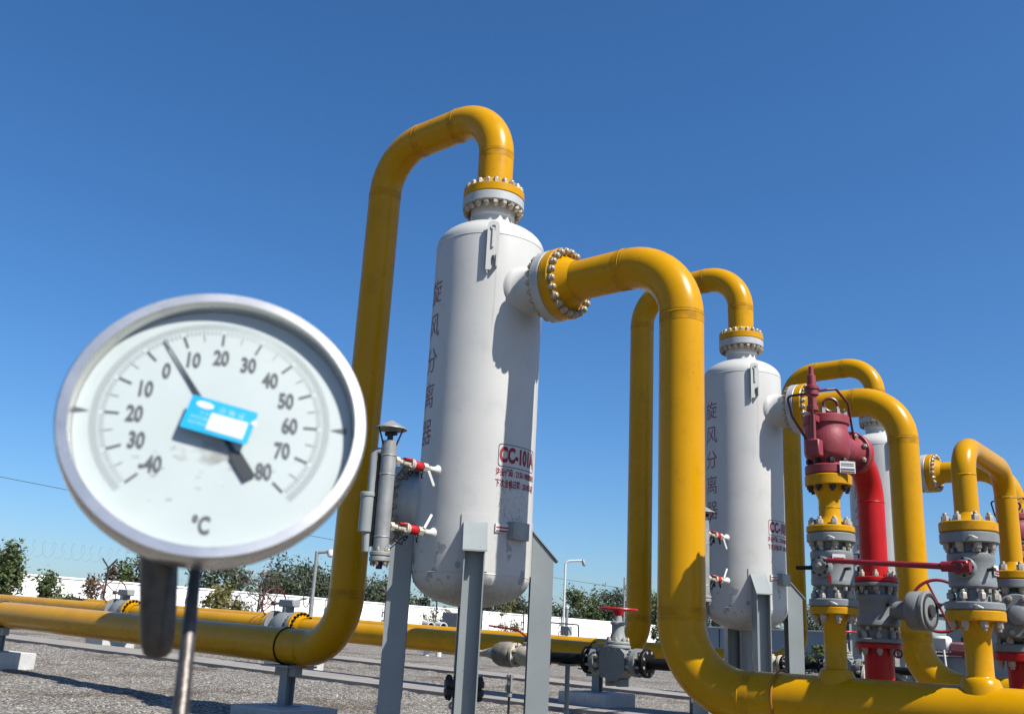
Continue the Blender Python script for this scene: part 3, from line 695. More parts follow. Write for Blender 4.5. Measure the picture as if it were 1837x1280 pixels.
def ball_valve_small(k, label):
    x, y = -2.905, Y1 + DY * k
    t = body_valve('ball_valve', label, 'valve', x, y, 1.93, 1.376, .182, .160, .070, .056, 8, 'grey ball valves under the relief valves')
    hub(t, x, y, 1.665, .078, .16, (-.1, -1, 0))
    b = MB(); b.lathe([(0, 0), (.022, 0), (.022, .05), (0, .05)], (x, y - .235, 1.665), (0, -1, 0), 4); b.build('stem', BOLT, t)
    b = MB(); b.cyl((x - .06, y - .20, 1.655), (x - .20, y - .205, 1.655), .016, n=12); b.build('lever_stub', BLACK, t)
    e, s = radial(-50); plate(t, x + .163 * e.x, y + .163 * e.y, 1.735, e, s, .098, .055)
    e, s = radial(-32); b = MB(); b.cyl(V((x, y, 1.655)) + e * .15, V((x, y, 1.655)) + e * .215, .012, n=12); b.build('bleed_plug', DKSTEEL, t)
    e, s = radial(-75); b = MB(); b.box(V((x, y, 1.575)) + e * .163, (.008, .022, .055), (e, s, V((0, 0, 1)))); b.build('seal_tag', REDW, t)
    for zz in (1.895, 1.405):
        e, s = radial(-75); b = MB(); b.tube([V((x, y, zz)) + e * .182, V((x, y, zz - .006)) + e * .205 + s * .02, V((x, y, zz - .02)) + e * .20 + s * .05], .007, 8); b.build('earth_lug', WHITE, t)
    studs(t, (x, y, 1.930), (0, 0, 1), .142, 8, .026, .064, .038, BOLTW, .2)
    studs(t, (x, y, 1.374), (0, 0, 1), .142, 8, .026, .062, .038, BOLTW, .2)
    # yellow spool above the valve
    p = thing('flanged_spool', 'short yellow flanged spool under the %s faded red relief valve' % ('nearest' if k == 0 else 'right-edge'), 'pipe', (x, y, 1.935), 'yellow spools under the relief valves')
    b = MB(); b.lathe([(.13, 1.985), (.105, 2.02), (.082, 2.065), (.082, 2.19), (.09, 2.215), (.115, 2.27), (.125, 2.30)], (x, y, 0), (0, 0, 1), 40); b.torus((x, y, 2.13), (0, 0, 1), .081, .005, 36, 6); b.build('pipe_run', YEL, p)
    b = MB(); b.disc((x, y, 0), (0, 0, 1), .182, 1.934, 1.986, n=48); b.build('flange', YEL2, p)
    b = MB(); b.disc((x, y, 0), (0, 0, 1), .180, 2.30, 2.385, n=48); b.build('flange', YEL2, p)
    return t
def relief_valve(k, label):
    x, y = -2.905, Y1 + DY * k
    t = thing('relief_valve', label, 'relief valve', (x, y, 2.39), 'faded red pilot relief valves')
    b = MB(); b.lathe([(.13, 2.45), (.125, 2.49), (.165, 2.53), (.176, 2.56), (.176, 2.72), (.168, 2.735), (.168, 2.79)], (x, y, 0), (0, 0, 1), 48)
    b.lathe([(.13, .10), (.125, .40), (.15, .46)], (x, y, 2.655), (0, 1, 0), 36); b.build('body', PINK, t)
    b = MB(); b.disc((x, y, 0), (0, 0, 1), .182, 2.79, 2.865, n=48); b.build('cover_flange', PINK, t)
    b = MB(); b.disc((x, y, 0), (0, 0, 1), .176, 2.389, 2.462, n=48); b.build('flange', PINK, t)
    b = MB(); b.disc((x, y, 2.655), (0, 1, 0), .185, .46, .515, n=48); b.build('flange', PINK, t)
    studs(t, (x, y, 2.39), (0, 0, 1), .142, 8, .026, .085, .036, DKSTEEL, .2)
    studs(t, (x, y + .515, 2.655), (0, 1, 0), .150, 8, .022, .055, .03, BOLTW, .1)
    nuts(t, [(x + math.cos(2 * math.pi * (i + .3) / 8) * .145, y + math.sin(2 * math.pi * (i + .3) / 8) * .145, 2.864) for i in range(8)], (0, 0, 1), .024, .058, BOLTW, 'cover_nut')
    b = MB(); b.torus((x + .01, y + .09, 2.985), (.7, -1, 0), .055, .014, 28, 8); b.cyl((x + .01, y + .09, 2.86), (x + .01, y + .09, 2.935), .014, n=10); b.build('lifting_eye', DKRED, t)
    # pilot
    px, py = x + .0, y - .262
    b = MB(); b.lathe([(0, 2.52), (.035, 2.52), (.05, 2.56), (.05, 2.63), (.02, 2.64), (.02, 2.86), (.045, 2.865), (.045, 2.90), (.035, 2.905), (.035, 2.985), (.052, 2.99), (.052, 3.04), (.060, 3.035), (.060, 3.06), (.036, 3.07), (.034, 3.15), (.021, 3.16), (.019, 3.225), (0, 3.23)], (px, py, 0), (0, 0, 1), 28)
    pl = b.build('pilot_valve', PINK, t)
    b = MB(); b.box((px + .01, py - .02, 2.56), (.11, .09, .13), ch=.008); b.build('pilot_block', PINK, pl)
    b = MB(); b.box((px - .01, py + .09, 2.81), (.06, .16, .05)); b.build('pilot_bracket', PINK, pl)
    b = MB(); b.tube(fillet([(px, py, 3.01), (px - .20, py - .02, 3.0), (px - .17, py + .0, 2.83), (px - .03, py + .02, 2.58)], .03, 6), .010, 10); b.build('pilot_tube', DKRED, t)
    b = MB(); b.tube(fillet([(px + .03, py, 3.02), (px + .10, py + .05, 3.035), (px + .15, py + .11, 3.05), (px + .19, py + .25, 2.96), (x + .06, y + .48, 2.66), (x + .04, y + .50, 2.60)], .03, 6), .010, 10); b.build('pilot_tube', DKRED, t)
    b = MB(); b.tube([(px - .02, py - .05, 2.99), (px + .03, py - .07, 2.95), (px + .02, py - .05, 2.62)], .007, 8); b.build('pilot_tube', DKRED, t)
    # tag plate
    e, s = radial(-48); B = (e, s, V((0, 0, 1)))
    o = V((x, y, 2.43)) + e * .19 + s * .085
    b = MB(); b.box(o, (.005, .122, .092), B); q = b.build('tag_plate', WHITE, t, smooth=False)
    b = MB(); b.box(o + e * .004 + V((0, 0, -.016)), (.003, .108, .010), B); b.build('plate_print', BLUINK, q, smooth=False)
    b = MB(); b.box(o + e * .004 + V((0, 0, -.035)), (.003, .108, .009), B); b.build('plate_print', REDINK, q, smooth=False)
    b = MB(); b.box(o + e * .004 + V((0, 0, .028)), (.003, .10, .006), B); b.box(o + e * .004 + V((0, 0, .014)), (.003, .10, .005), B); b.build('plate_print', INKG, q, smooth=False)
    return t
ball_valve_small(0, 'grey ball valve with round hub directly below the faded red relief valve')
relief_valve(0, 'faded red relief valve with spindle and loop tubing, in front of middle separator')
ball_valve_small(1, 'grey ball valve hidden behind the slim bypass pipe at the right edge')
relief_valve(1, 'faded red relief valve cut off by the right photo edge')

# red discharge
XD, YD = -2.905, Y1 + .93
t = thing('discharge_pipe', 'bright red discharge pipe bending down from the faded red relief valve', 'pipe', (XD, YD, 1.63))
b = MB(); b.tube(fillet([(XD, Y1 + .57, 2.655), (XD, YD, 2.655), (XD, YD, 1.66)], .35, 16), .112, 40); b.torus((XD, YD, 2.30), (0, 0, 1), .111, .005, 36, 6); b.build('pipe_run', REDP, t)
b = MB(); b.disc((XD, Y1, 2.655), (0, 1, 0), .182, .517, .57, n=44); b.build('flange', REDP, t)
b = MB(); b.disc((XD, YD, 0), (0, 0, 1), .19, 1.626, 1.668, n=44); b.build('flange', REDP, t)
t = body_valve('plug_valve', 'grey plug valve with gearbox and red handwheel on the red discharge line', 'valve', XD, YD, 1.624, 1.137, .19, .180, .034, .036, 8)
studs(t, (XD, YD, 1.63), (0, 0, 1), .152, 8, .024, .040, .036, BOLTW)
studs(t, (XD, YD, 1.135), (0, 0, 1), .152, 8, .024, .042, .036, BOLTW)
e, s = radial(-42); b = MB(); b.cyl(V((XD, YD, 1.44)) + e * .17, V((XD, YD, 1.44)) + e * .235, .012, n=12); b.build('bleed_plug', DKSTEEL, t)
b = MB(); b.cyl((XD + .15, YD - .03, 1.40), (XD + .33, YD - .05, 1.40), .075, n=24)
b.lathe([(0, 0), (.145, 0), (.155, .015), (.155, .10), (.145, .115), (.145, .12), (.158, .125), (.158, .15), (.14, .158), (0, .158)], (XD + .30, YD - .06, 1.40), (1, -.12, 0), 36); b.build('gearbox', VALG, t)
b = MB(); b.lathe([(.118, .155), (.14, .158), (.14, .166), (.118, .166)], (XD + .30, YD - .06, 1.40), (1, -.12, 0), 36); b.lathe([(0, .15), (.05, .16), (.05, .18), (0, .18)], (XD + .30, YD - .06, 1.40), (1, -.12, 0), 20); b.build('gearbox_rim', INOXD, t)
wc = V((XD + .49, YD + .05, 1.45)); wn = V((.35, -.94, .05))
b = MB(); b.torus(wc, wn, .205, .013, 48, 8); u, v, a = basis(wn)
for th in (.4, 1.97, 3.54, 5.11): b.cyl(wc, wc + (u * math.cos(th) + v * math.sin(th)) * .2, .010, n=8)
b.build('handwheel', REDL, t)
b = MB(); b.cyl(wc - wn * .10, wc + wn * .03, .02, n=12); b.build('wheel_shaft', DKSTEEL, t)
b = MB(); b.torus((XD + .20, YD - .13, 1.06), (.5, -.85, 0), .030, .008, 20, 6); b.build('lock_ring', DKRED, t)
t = thing('discharge_pipe', 'dark red pipe dropping below the grey plug valve behind the header', 'pipe', (XD, YD, 0))
b = MB(); b.cyl((XD, YD, -.05), (XD, YD, 1.10), .117, n=36); b.build('pipe_run', REDP, t)
b = MB(); b.disc((XD, YD, 0), (0, 0, 1), .19, 1.094, 1.134, n=44); b.build('flange', REDP, t)

# bypass branch with long red lever
XB, YB = -1.895, Y1 + 1.195
t = body_valve('ball_valve', 'grey ball valve with a long red lever, second on the header', 'valve', XB, Y1, 1.905, 1.372, .196, .157, .075, .054, 8)
hub(t, XB, Y1, 1.655, .070, .157, (0, -1, 0))
b = MB(); b.cyl((XB + .06, Y1 - .255, 1.652), (XB - .13, Y1 - .25, 1.655), .036, n=20); b.cyl((XB - .12, Y1 - .25, 1.655), (XB - .96, Y1 - .23, 1.705), .022, .018, n=16); b.box((XB - .0, Y1 - .25, 1.652), (.10, .07, .085), ch=.008); b.build('lever', REDL, t)
b = MB(); b.lathe([(0, 0), (.028, 0), (.024, .03), (0, .03)], (XB + .0, Y1 - .285, 1.652), (0, -1, 0), 6); b.build('lever_bolt', DKRED, t)
e, s = radial(-33); b = MB(); b.cyl(V((XB, Y1, 1.645)) + e * .15, V((XB, Y1, 1.645)) + e * .215, .012, n=12); b.build('bleed_plug', DKSTEEL, t)
e, s = radial(-5); plate(t, XB + .163 * e.x, Y1 + .163 * e.y, 1.645, e, s, .09, .07)
for zz in (1.87, 1.40):
    e, s = radial(-75); b = MB(); b.tube([V((XB, Y1, zz)) + e * .196, V((XB, Y1, zz - .006)) + e * .22 + s * .02, V((XB, Y1, zz - .02)) + e * .215 + s * .05], .007, 8); b.build('earth_lug', WHITE, t)
studs(t, (XB, Y1, 1.906), (0, 0, 1), .155, 8, .028, .076, .042, BOLTW, .2)
studs(t, (XB, Y1, 1.371), (0, 0, 1), .155, 8, .028, .074, .042, BOLTW, .2)
t = thing('bypass_pipe', 'slim yellow bypass pipe looping over from the red-levered valve', 'pipe', (XB, Y1, 1.91))
b = MB(); b.tube(fillet([(XB, Y1, 1.97), (XB, Y1, 2.555), (XB, YB, 2.555), (XB, YB, 1.72)], .23, 14), .084, 36)
for p, a in (((XB, Y1, 2.325), (0, 0, 1)), ((XB, YB, 2.325), (0, 0, 1))): b.torus(p, a, .083, .005, 36, 6)
b.lathe([(.13, 1.978), (.105, 2.0), (.084, 2.05)], (XB, Y1, 0), (0, 0, 1), 36); b.lathe([(.13, 1.732), (.105, 1.755), (.084, 1.81)], (XB, YB, 0), (0, 0, 1), 36); b.build('pipe_run', YEL, t)
b = MB(); b.disc((XB, Y1, 0), (0, 0, 1), .196, 1.908, 1.982, n=48); b.build('flange', YEL2, t)
b = MB(); b.disc((XB, YB, 0), (0, 0, 1), .196, 1.672, 1.735, n=48); b.build('flange', YEL2, t)
t = thing('globe_valve', 'grey globe valve with bolted bonnet at the right photo edge', 'valve', (XB, YB, 1.115))
b = MB(); pr = []
for k in range(0, 17):
    a = math.pi * k / 16; pr.append((.095 + .105 * math.sin(a), 1.385 - .20 * math.cos(a)))
b.lathe([(.10, 1.17)] + pr + [(.10, 1.60)], (XB, YB, 0), (0, 0, 1), 44)
bd = V((.25, -.97, 0)).normalized(); b.lathe([(.17, .05), (.165, .19), (.165, .205)], (XB, YB, 1.385), bd, 40); b.build('body', VALG, t)
b = MB(); b.disc((XB, YB, 1.385), bd, .165, .207, .25, n=40); b.lathe([(.08, .25), (.07, .33), (.05, .34), (0, .34)], (XB, YB, 1.385), bd, 24); b.build('bonnet', VALG, t)
studs(t, V((XB, YB, 1.385)) + bd * .225, bd, .135, 8, .024, .028, .032, BOLTW)
b = MB(); b.disc((XB, YB, 0), (0, 0, 1), .196, 1.602, 1.670, n=48); b.build('flange', VALG, t)
b = MB(); b.disc((XB, YB, 0), (0, 0, 1), .196, 1.114, 1.175, n=48); b.build('flange', VALG, t)
studs(t, (XB, YB, 1.672), (0, 0, 1), .155, 8, .028, .068, .042, BOLTW, .2)
studs(t, (XB, YB, 1.112), (0, 0, 1), .155, 8, .028, .064, .042, BOLTW, .2)
t = thing('discharge_pipe', 'red pipe under the globe valve at the right photo edge', 'pipe', (XB, YB, 0))
b = MB(); b.cyl((XB, YB, -.05), (XB, YB, 1.05), .10, n=36); b.build('pipe_run', REDP, t)
b = MB(); b.disc((XB, YB, 0), (0, 0, 1), .196, 1.046, 1.110, n=44); b.build('flange', REDP, t)

# ---------------------------------------------------------------- drain lines (black pipe, ball valve, gate valve)
SCORCH = mat('scorched_sleeve', (.34, .31, .26), .6, var=.5, vscale=9, dirt=(.012, .011, .01), dirt_amt=1.0, dscale=4.5)
def drain_line(k):
    y = Y1 + 1.25 + DY * k; z = .845; r = .057
    w1 = ['left of the gate valve', 'of the middle separator'][k]
    t = thing('drain_line', 'black drain pipe running %s' % ['behind the nearest separator legs at ground level', 'behind the middle separator and red relief line'][k], 'pipe', (-6.3, y, 0), 'black drain lines')
    b = MB(); b.tube([(-6.66, y, z), (-6.02, y, z)], r, 24); b.disc((-6.02, y, z), (1, 0, 0), .14, -.05, 0); b.disc((-6.66, y, z), (1, 0, 0), .13, 0, .045)
    b.build('pipe_run', BLACK, t)
    b = MB(); b.tube(fillet([(-5.36, y, z), (-4.35, y, z), (-4.35, y, -.05)], .16, 8), r, 24); b.disc((-5.36, y, z), (1, 0, 0), .14, 0, .05); b.build('pipe_run', BLACK, t)
    b = MB(); b.tube(fillet([(-7.46, y, z), (-7.75, y, z), (-7.75, y, -.05)], .10, 8), .028, 18); b.lathe([(0, -.06), (.03, -.06), (.082, .14), (.085, .15)], (-7.46, y, z), (1, 0, 0), 24)
    b.build('reducer', CREAM, t)
    b = MB(); b.lathe([(.06, -.84), (.11, -.82), (.135, -.76), (.14, -.62), (.13, -.58), (.06, -.575)], (-6.49, y, z), (1, 0, 0), 32); b.build('insulation_sleeve', SCORCH, t)
    b = MB(); b.cyl((-6.32, y, -.05), (-6.32, y, z - r), .026, n=16); b.box((-6.32, y, z - r - .012), (.16, .12, .018)); b.build('post', LEGG, t)
    # ball valve
    t = thing('ball_valve', 'small white ball valve with thin red lever %s' % ['between the nearest separator legs', 'beside the middle separator leg'][k], 'valve', (-6.87, y, z), 'small drain ball valves')
    b = MB(); b.lathe([(.06, -.19), (.125, -.19), (.13, -.185), (.13, -.15), (.09, -.145), (.10, -.10), (.115, -.06), (.115, .06), (.10, .10), (.09, .145), (.13, .15), (.13, .185), (.125, .19), (.06, .19)], (-6.865, y, z), (1, 0, 0), 36)
    b.lathe([(.06, .08), (.06, .135), (.05, .14), (0, .14)], (-6.865, y, z), (0, 0, 1), 24); b.build('body', CREAM, t)
    studs(t, (-6.865 - .19, y, z), (1, 0, 0), .103, 8, .018, .042, .026, BOLTW)
    studs(t, (-6.865 + .19, y, z), (1, 0, 0), .103, 8, .018, .042, .026, BOLTW)
    b = MB(); b.cyl((-6.865, y, z + .135), (-6.865, y, z + .175), .05, n=20); b.build('stem_collar', DKSTEEL, t)
    b = MB(); b.tube([(-6.82, y, z + .19), (-6.90, y, z + .20), (-7.02, y - .02, z + .27), (-7.40, y - .06, z + .30)], .011, 10); b.box((-6.86, y, z + .19), (.07, .05, .03), ch=.005); b.build('lever', REDL, t)
    # gate valve
    x = -5.69
    t = thing('gate_valve', ['grey gate valve with flat red handwheel left of the thick yellow riser', 'gate valve on the black drain line of the middle separator'][k], 'valve', (x, y, z), 'drain gate valves')
    b = MB(); b.lathe([(.07, -.275), (.14, -.275), (.14, -.22), (.085, -.215), (.09, -.15)], (x, y, z), (1, 0, 0), 36); b.lathe([(.09, .15), (.085, .215), (.14, .22), (.14, .275), (.07, .275)], (x, y, z), (1, 0, 0), 36)
    b.poly([(-.10, -.14), (-.06, -.185), (.06, -.185), (.10, -.14), (.155, -.08), (.155, .08), (.10, .13), (-.10, .13), (-.155, .08), (-.155, -.08)], (x, y + .11, z), (1, 0, 0), (0, 0, 1), .22)
    for dx in (-.065, .065): b.box((x + dx, y, z - .205), (.05, .16, .07))
    b.build('body', VALG, t)
    b = MB(); b.disc((x, y, z), (0, 0, 1), .135, .13, .165, n=32); b.disc((x, y, z), (0, 0, 1), .125, .168, .20, n=32); b.lathe([(.09, .20), (.078, .25), (.066, .29), (.066, .36), (.08, .37), (.08, .39), (.045, .40), (.035, .46), (0, .46)], (x, y, z), (0, 0, 1), 28); b.build('bonnet', GREY, t)
    studs(t, (x, y, z + .166), (0, 0, 1), .105, 8, .017, .036, .026, BOLTW)
    studs(t, (x - .275, y, z), (1, 0, 0), .110, 8, .027, .056, .036, BOLTW)
    studs(t, (x + .275, y, z), (1, 0, 0), .110, 8, .027, .056, .036, BOLTW)
    wz = z + .52
    b = MB(); b.torus((x, y, wz), (0, 0, 1), .195, .012, 44, 8); b.lathe([(0, -.075), (.03, -.075), (.075, -.005), (.075, .012), (0, .016)], (x, y, wz), (0, 0, 1), 24)
    for a in range(5):
        th = a * 2 * math.pi / 5 + .3; b.cyl((x, y, wz), (x + math.cos(th) * .19, y + math.sin(th) * .19, wz), .013, n=8)
    b.build('handwheel', REDW, t)
    # sampling tube under the ball valve
    t = thing('sampling_tube', 'thin upright sampling tube with union fitting %s' % ['behind the nearest separator right leg', 'beside the middle separator'][k], 'tube', (-6.86, y - .30, 0), 'sampling tubes')
    sx, sy = -6.86, y - .30
    b = MB(); b.cyl((sx, sy, -.05), (sx, sy, .42), .014, n=12); b.build('tube', DKSTEEL, t)
    b = MB(); b.lathe([(0, .42), (.03, .42), (.03, .47), (.045, .475), (.045, .54), (.03, .545), (.03, .60), (.04, .605), (.04, .64), (.015, .66), (0, .66)], (sx, sy, 0), (0, 0, 1), 8)
    for sg in (-1, 1): b.box((sx + sg * .045, sy - sg * .04, .56), (.016, .016, .18))
    b.build('union_fitting', GALV, t)
drain_line(0); drain_line(1)

# ---------------------------------------------------------------- valves on the second left pipe
def line_valve(x, y, label, wheel2=False):
    z = pz(x) + .02
    t = thing('pipeline_valve', label, 'valve', (x, y, z), 'pipeline valves on the second left pipe')
    b = MB()
    b.disc((x, y, z), (1, 0, 0), .335, .34, .42, n=48); b.build('flange', VALG, t)
    b = MB(); b.disc((x, y, z), (1, 0, 0), .335, .425, .51, n=48); b.lathe([(.26, .51), (.22, .60), (.205, .66)], (x, y, z), (1, 0, 0), 40); b.build('flange', YEL2, t)
    b = MB(); b.disc((x, y, z), (1, 0, 0), .335, -.42, -.34, n=48); b.build('flange', VALG, t)
    b = MB(); b.disc((x, y, z), (1, 0, 0), .335, -.51, -.425, n=48); b.build('flange', YEL2, t)
    studs(t, (x + .422, y, z), (1, 0, 0), .29, 20, .03, .088, .045, BLACK)
    b = MB(); b.lathe([(.22, -.34), (.28, -.22), (.33, -.1), (.33, .1), (.28, .22), (.22, .34)], (x, y, z), (1, 0, 0), 40); b.cyl((x, y, z + .28), (x, y, z + .42), .13, n=28); b.build('body', VALG, t)
    b = MB(); b.box((x + .02, y, z + .50), (.50, .22, .16), ch=.02); b.cyl((x - .25, y - .06, z + .49), (x - .45, y - .06, z + .49), .03, n=12); b.build('gearbox', GREY, t)
    wc = V((x - .45, y - .06, z + .49)); b = MB(); b.torus(wc, (1, 0, 0), .32, .016, 44, 8)
    for a in range(5):
        th = a * 2 * math.pi / 5; b.cyl(wc, wc + V((0, math.cos(th), math.sin(th))) * .31, .012, n=8)
    b.lathe([(0, -.05), (.05, -.05), (.05, .05), (0, .05)], wc, (1, 0, 0), 16); b.build('handwheel', DKRED, t)
    if wheel2:
        wc = V((x + .15, y + .35, z + .62)); b = MB(); b.torus(wc, (.3, 1, 0), .18, .011, 36, 8); b.cyl(wc, wc + V((0, -.25, -.05)), .016, n=8); b.build('handwheel', DKSTEEL, t)
line_valve(-24.4, Y1 + DY, 'grey pipeline valve with dark handwheel, left of the gauge bracket')
line_valve(-17.5, Y1 + DY, 'grey pipeline valve with red-hubbed handwheel below the camera mast', True)

# upper collector pipe at the back left
t = thing('collector_pipe', 'high yellow collector pipe at the back, left of the nearest riser', 'pipe', (-34, 24, gz(-34)))
b = MB(); xe = -26.9
path = [(-62, 24, 1.54 + .0)] + [(xe, 24, 1.13)]
b.tube(path, .25, 40); pr = []
b.lathe([(.25, 0)] + [(.25 * math.cos(a * math.pi / 20), .22 * math.sin(a * math.pi / 20)) for a in range(1, 11)], (xe, 24, 1.13), (1, 0, 0), 40)
b.build('pipe_run', YEL, t)
for x in (-29, -37, -45): 
    b = MB(); b.box((x, 24, gz(x) + .3), (.2, .3, 1.2)); b.build('saddle_post', CONC, t)

# ---------------------------------------------------------------- boundary wall, posts, razor wire
WX = -41.5
WTOP = 2.47
t = thing('boundary_wall', 'long white boundary wall behind the pipes', 'wall', (WX, 35, gz(WX)))
def wx(y): return WX
b = MB(); yy = [2, 75]
P0 = V((wx(2), 2, 0)); P1 = V((wx(75), 75, 0)); d = (P1 - P0).normalized(); nn = V((-d.y, d.x, 0))
Bw = (d, nn, V((0, 0, 1)))
b.box((P0 + P1) / 2 + V((0, 0, (WTOP + .4) / 2)), ((P1 - P0).length, .24, WTOP - .4), Bw); b.build('wall_panel', WALLW, t, smooth=False)
b = MB(); b.box((P0 + P1) / 2 + V((0, 0, WTOP + .035)), ((P1 - P0).length, .32, .07), Bw); b.build('coping', WALLW, t, smooth=False)
for i in range(2, 73, 4):
    q = P0 + d * i; b = MB(); b.box(q + nn * -.0 + V((0, 0, (WTOP + .4) / 2)), (.10, .27, WTOP - .42), Bw); b.build('pier', WALLJ, t, smooth=False)
t_posts = [13.5, 17.7, 21.9, 26.1, 30.3, 34.5, 38.7, 42.9, 47.1, 51.3, 55.5]
desc = ['farthest left', 'left of the small bushes', 'between bushes and gauge', 'above the gauge bracket', 'behind the gauge bracket', 'behind the gauge stem', 'left of the camera mast', 'right of the camera mast', 'left of the nearest separator', 'behind the separator legs', 'behind the lamp post']
for i, y in enumerate(t_posts):
    x = wx(y) + .30; z = WTOP
    o = thing('barbed_wire_post', 'dark Y-shaped wire post on the white wall, number %d from the left' % (i + 1) if False else 'dark Y-shaped wire post on the white wall, %s' % desc[i], 'post', (x, y, z - 1.1), 'Y-shaped posts along the wall')
    b = MB(); b.box((x, y, z - .25), (.06, .06, 1.75)); b.build('upright', DKSTEEL, o, smooth=False)
    for sg in (-1, 1):
        b = MB(); b.tube([(x, y, z + .60), (x + sg * .2, y + sg * .24, z + 1.0)], .035, 8); b.build('arm', DKSTEEL, o)
    b = MB(); b.box((x - .05, y, z - .9), (.16, .14, .06)); b.box((x - .05, y, z - .45), (.16, .14, .06)); b.build('bracket', DKSTEEL, o, smooth=False)
b = MB(); pts = []; n = 1500; L = 46.0
for i in range(n + 1):
    s_ = i / n; th = s_ * L / .42 * 2 * math.pi; y = 10 + L * s_; pts.append((wx(y) + .30 + .34 * math.cos(th) * 1.0, y + .0, WTOP + 1.12 + .34 * math.sin(th)))
b.tube(pts, .0042, 4); 
tag(b.build('razor_wire', GALV), 'faint coil of razor wire above the white wall at left', 'razor wire')

# ---------------------------------------------------------------- masts, poles, cable
def dirpt(px, py, depth_axis, val):
    pass
t = thing('camera_mast', 'grey mast with a camera arm between gauge and nearest riser', 'mast', (-25.6, 20.4, gz(-25)))
mx_, my_ = -25.4, 20.6; z0 = gz(mx_)
b = MB(); b.tube([(mx_, my_, z0 - .1), (mx_, my_, 1.9)], .075, 16); b.tube([(mx_, my_, 1.9), (mx_, my_, 3.42)], .06, 16); b.build('pole', GALV, t)
b = MB(); b.tube([(mx_, my_, 3.38), (mx_ + .30, my_ + .22, 3.42)], .045, 12); b.build('arm', GALV, t)
b = MB(); b.lathe([(0, -.02), (.09, 0), (.11, .12), (.09, .2), (.03, .24), (0, .24)], V((mx_ + .34, my_ + .25, 3.48)), (.2, .1, -1), 20); b.build('camera_dome', WHITE, t)
t = thing('lamp_post', 'slim white lamp post with curved arm right of the nearest separator', 'lamp post', (-30, 40.6, gz(-30)))
lx, ly = -30.0, 40.6
b = MB(); b.tube(fillet([(lx, ly, gz(lx) - .1), (lx, ly, 4.95), (lx + .72, ly + .58, 5.02)], .25, 8), .055, 12); b.build('pole', WHITE, t)
b = MB(); b.lathe([(0, -.05), (.07, 0), (.10, .14), (.09, .3), (0, .34)], V((lx + .70, ly + .56, 5.05)), (.25, .2, -1), 16); b.build('lamp_head', GALV, t)
t = thing('utility_pole', 'thin grey pole left of the middle inlet riser', 'pole', (-30, 46.2, gz(-30)))
b = MB(); b.tube([(-30, 46.2, .2), (-30, 46.2, 4.55)], .05, 12); b.build('pole', GALV, t)
b = MB(); b.torus((-29.8, 46.3, 4.0), (-.6, .7, 0), .18, .018, 20, 6); b.build('cable_loop', DKSTEEL, t)
t = thing('barrier_frame', 'low grey tubular frame before the wall, around a short pole', 'barrier', (-27, 37.2, gz(-27)))
b = MB(); b.tube(fillet([(-28.0, 36.4, .2), (-28.0, 36.4, 1.78), (-26.9, 37.6, 1.74), (-26.9, 37.6, .2)], .08, 6), .035, 10); b.build('hoop', DKSTEEL, t)
t = thing('junction_pole', 'short grey pole with junction box inside the tubular frame', 'pole', (-27.6, 37.6, gz(-27)))
b = MB(); b.tube([(-27.6, 37.6, .2), (-27.6, 37.6, 2.45)], .07, 12); b.build('pole', GALV, t)
b = MB(); b.box((-27.5, 37.5, 1.45), (.42, .30, .42), ch=.02); b.build('junction_box', GREY, t)
b = MB(); b.lathe([(0, 2.43), (.09, 2.45), (.1, 2.56), (0, 2.62)], (-27.6, 37.6, 0), (0, 0, 1), 14); b.build('lamp_cap', WHITE, t)
t = thing('vent_pipe', 'pair of dark-mouthed white vent pipes above the second pipe', 'vent', (-22.0, 27, gz(-22)))
for dy in (0, .55):
    b = MB(); b.lathe([(.14, 0), (.15, .5), (.15, .52), (.115, .52), (.10, .1)], V((-24.5 + dy * .75, 25 + dy * .35, 1.30)), (.92, -.36, -.08), 20); b.build('vent_mouth', WHITE, t)
    b = MB(); b.lathe([(0, .40), (.112, .40)], V((-24.5 + dy * .75, 25 + dy * .35, 1.30)), (.92, -.36, -.08), 20); b.build('dark_mouth', BLACK, t)
    b = MB(); b.cyl((-24.4 + dy * .75, 25.05 + dy * .35, .1), (-24.4 + dy * .75, 25.05 + dy * .35, 1.32), .10, n=16); b.build('vent_leg', WHITE, t)
t = thing('electrical_cabinet', 'small grey cabinet before the wall, under the nearest separator', 'cabinet', (-26.1, 28, gz(-26)))
b = MB(); b.box((-26.1, 28.2, 1.05), (.86, .45, 1.55), ch=.015); b.build('cabinet_body', GREY, t)
b = MB(); b.box((-26.1, 27.965, 1.05), (.74, .02, 1.40)); b.build('cabinet_door', GALV, t)
t = thing('drain_elbow', 'black drain elbow right of the dark red pipe behind the header', 'pipe', (-3.0, 9.2, 0))
b = MB(); b.tube(fillet([(-3.75, 9.2, .83), (-2.93, 9.2, .83), (-2.93, 9.2, -.05)], .2, 10), .075, 24); b.build('pipe_run', BLACK, t)
b = MB(); b.disc((-3.30, 9.2, .83), (1, 0, 0), .13, -.04, 0, n=28); b.build('flange', CREAM, t)
studs(t, (-3.32, 9.2, .83), (1, 0, 0), .105, 6, .02, .03, .026, BOLTW)
b = MB(); ptsc = []
for i in range(61):
    s_ = i / 60; ptsc.append((-95 + 15 * s_, 10 + 260 * s_, 14.5 - 4 * s_ - 3.0 * 4 * s_ * (1 - s_)))
b.tube(ptsc, .028, 6); tag(b.build('overhead_cable', DKSTEEL), 'thin dark overhead cable sagging across the sky behind the gauge', 'cable')

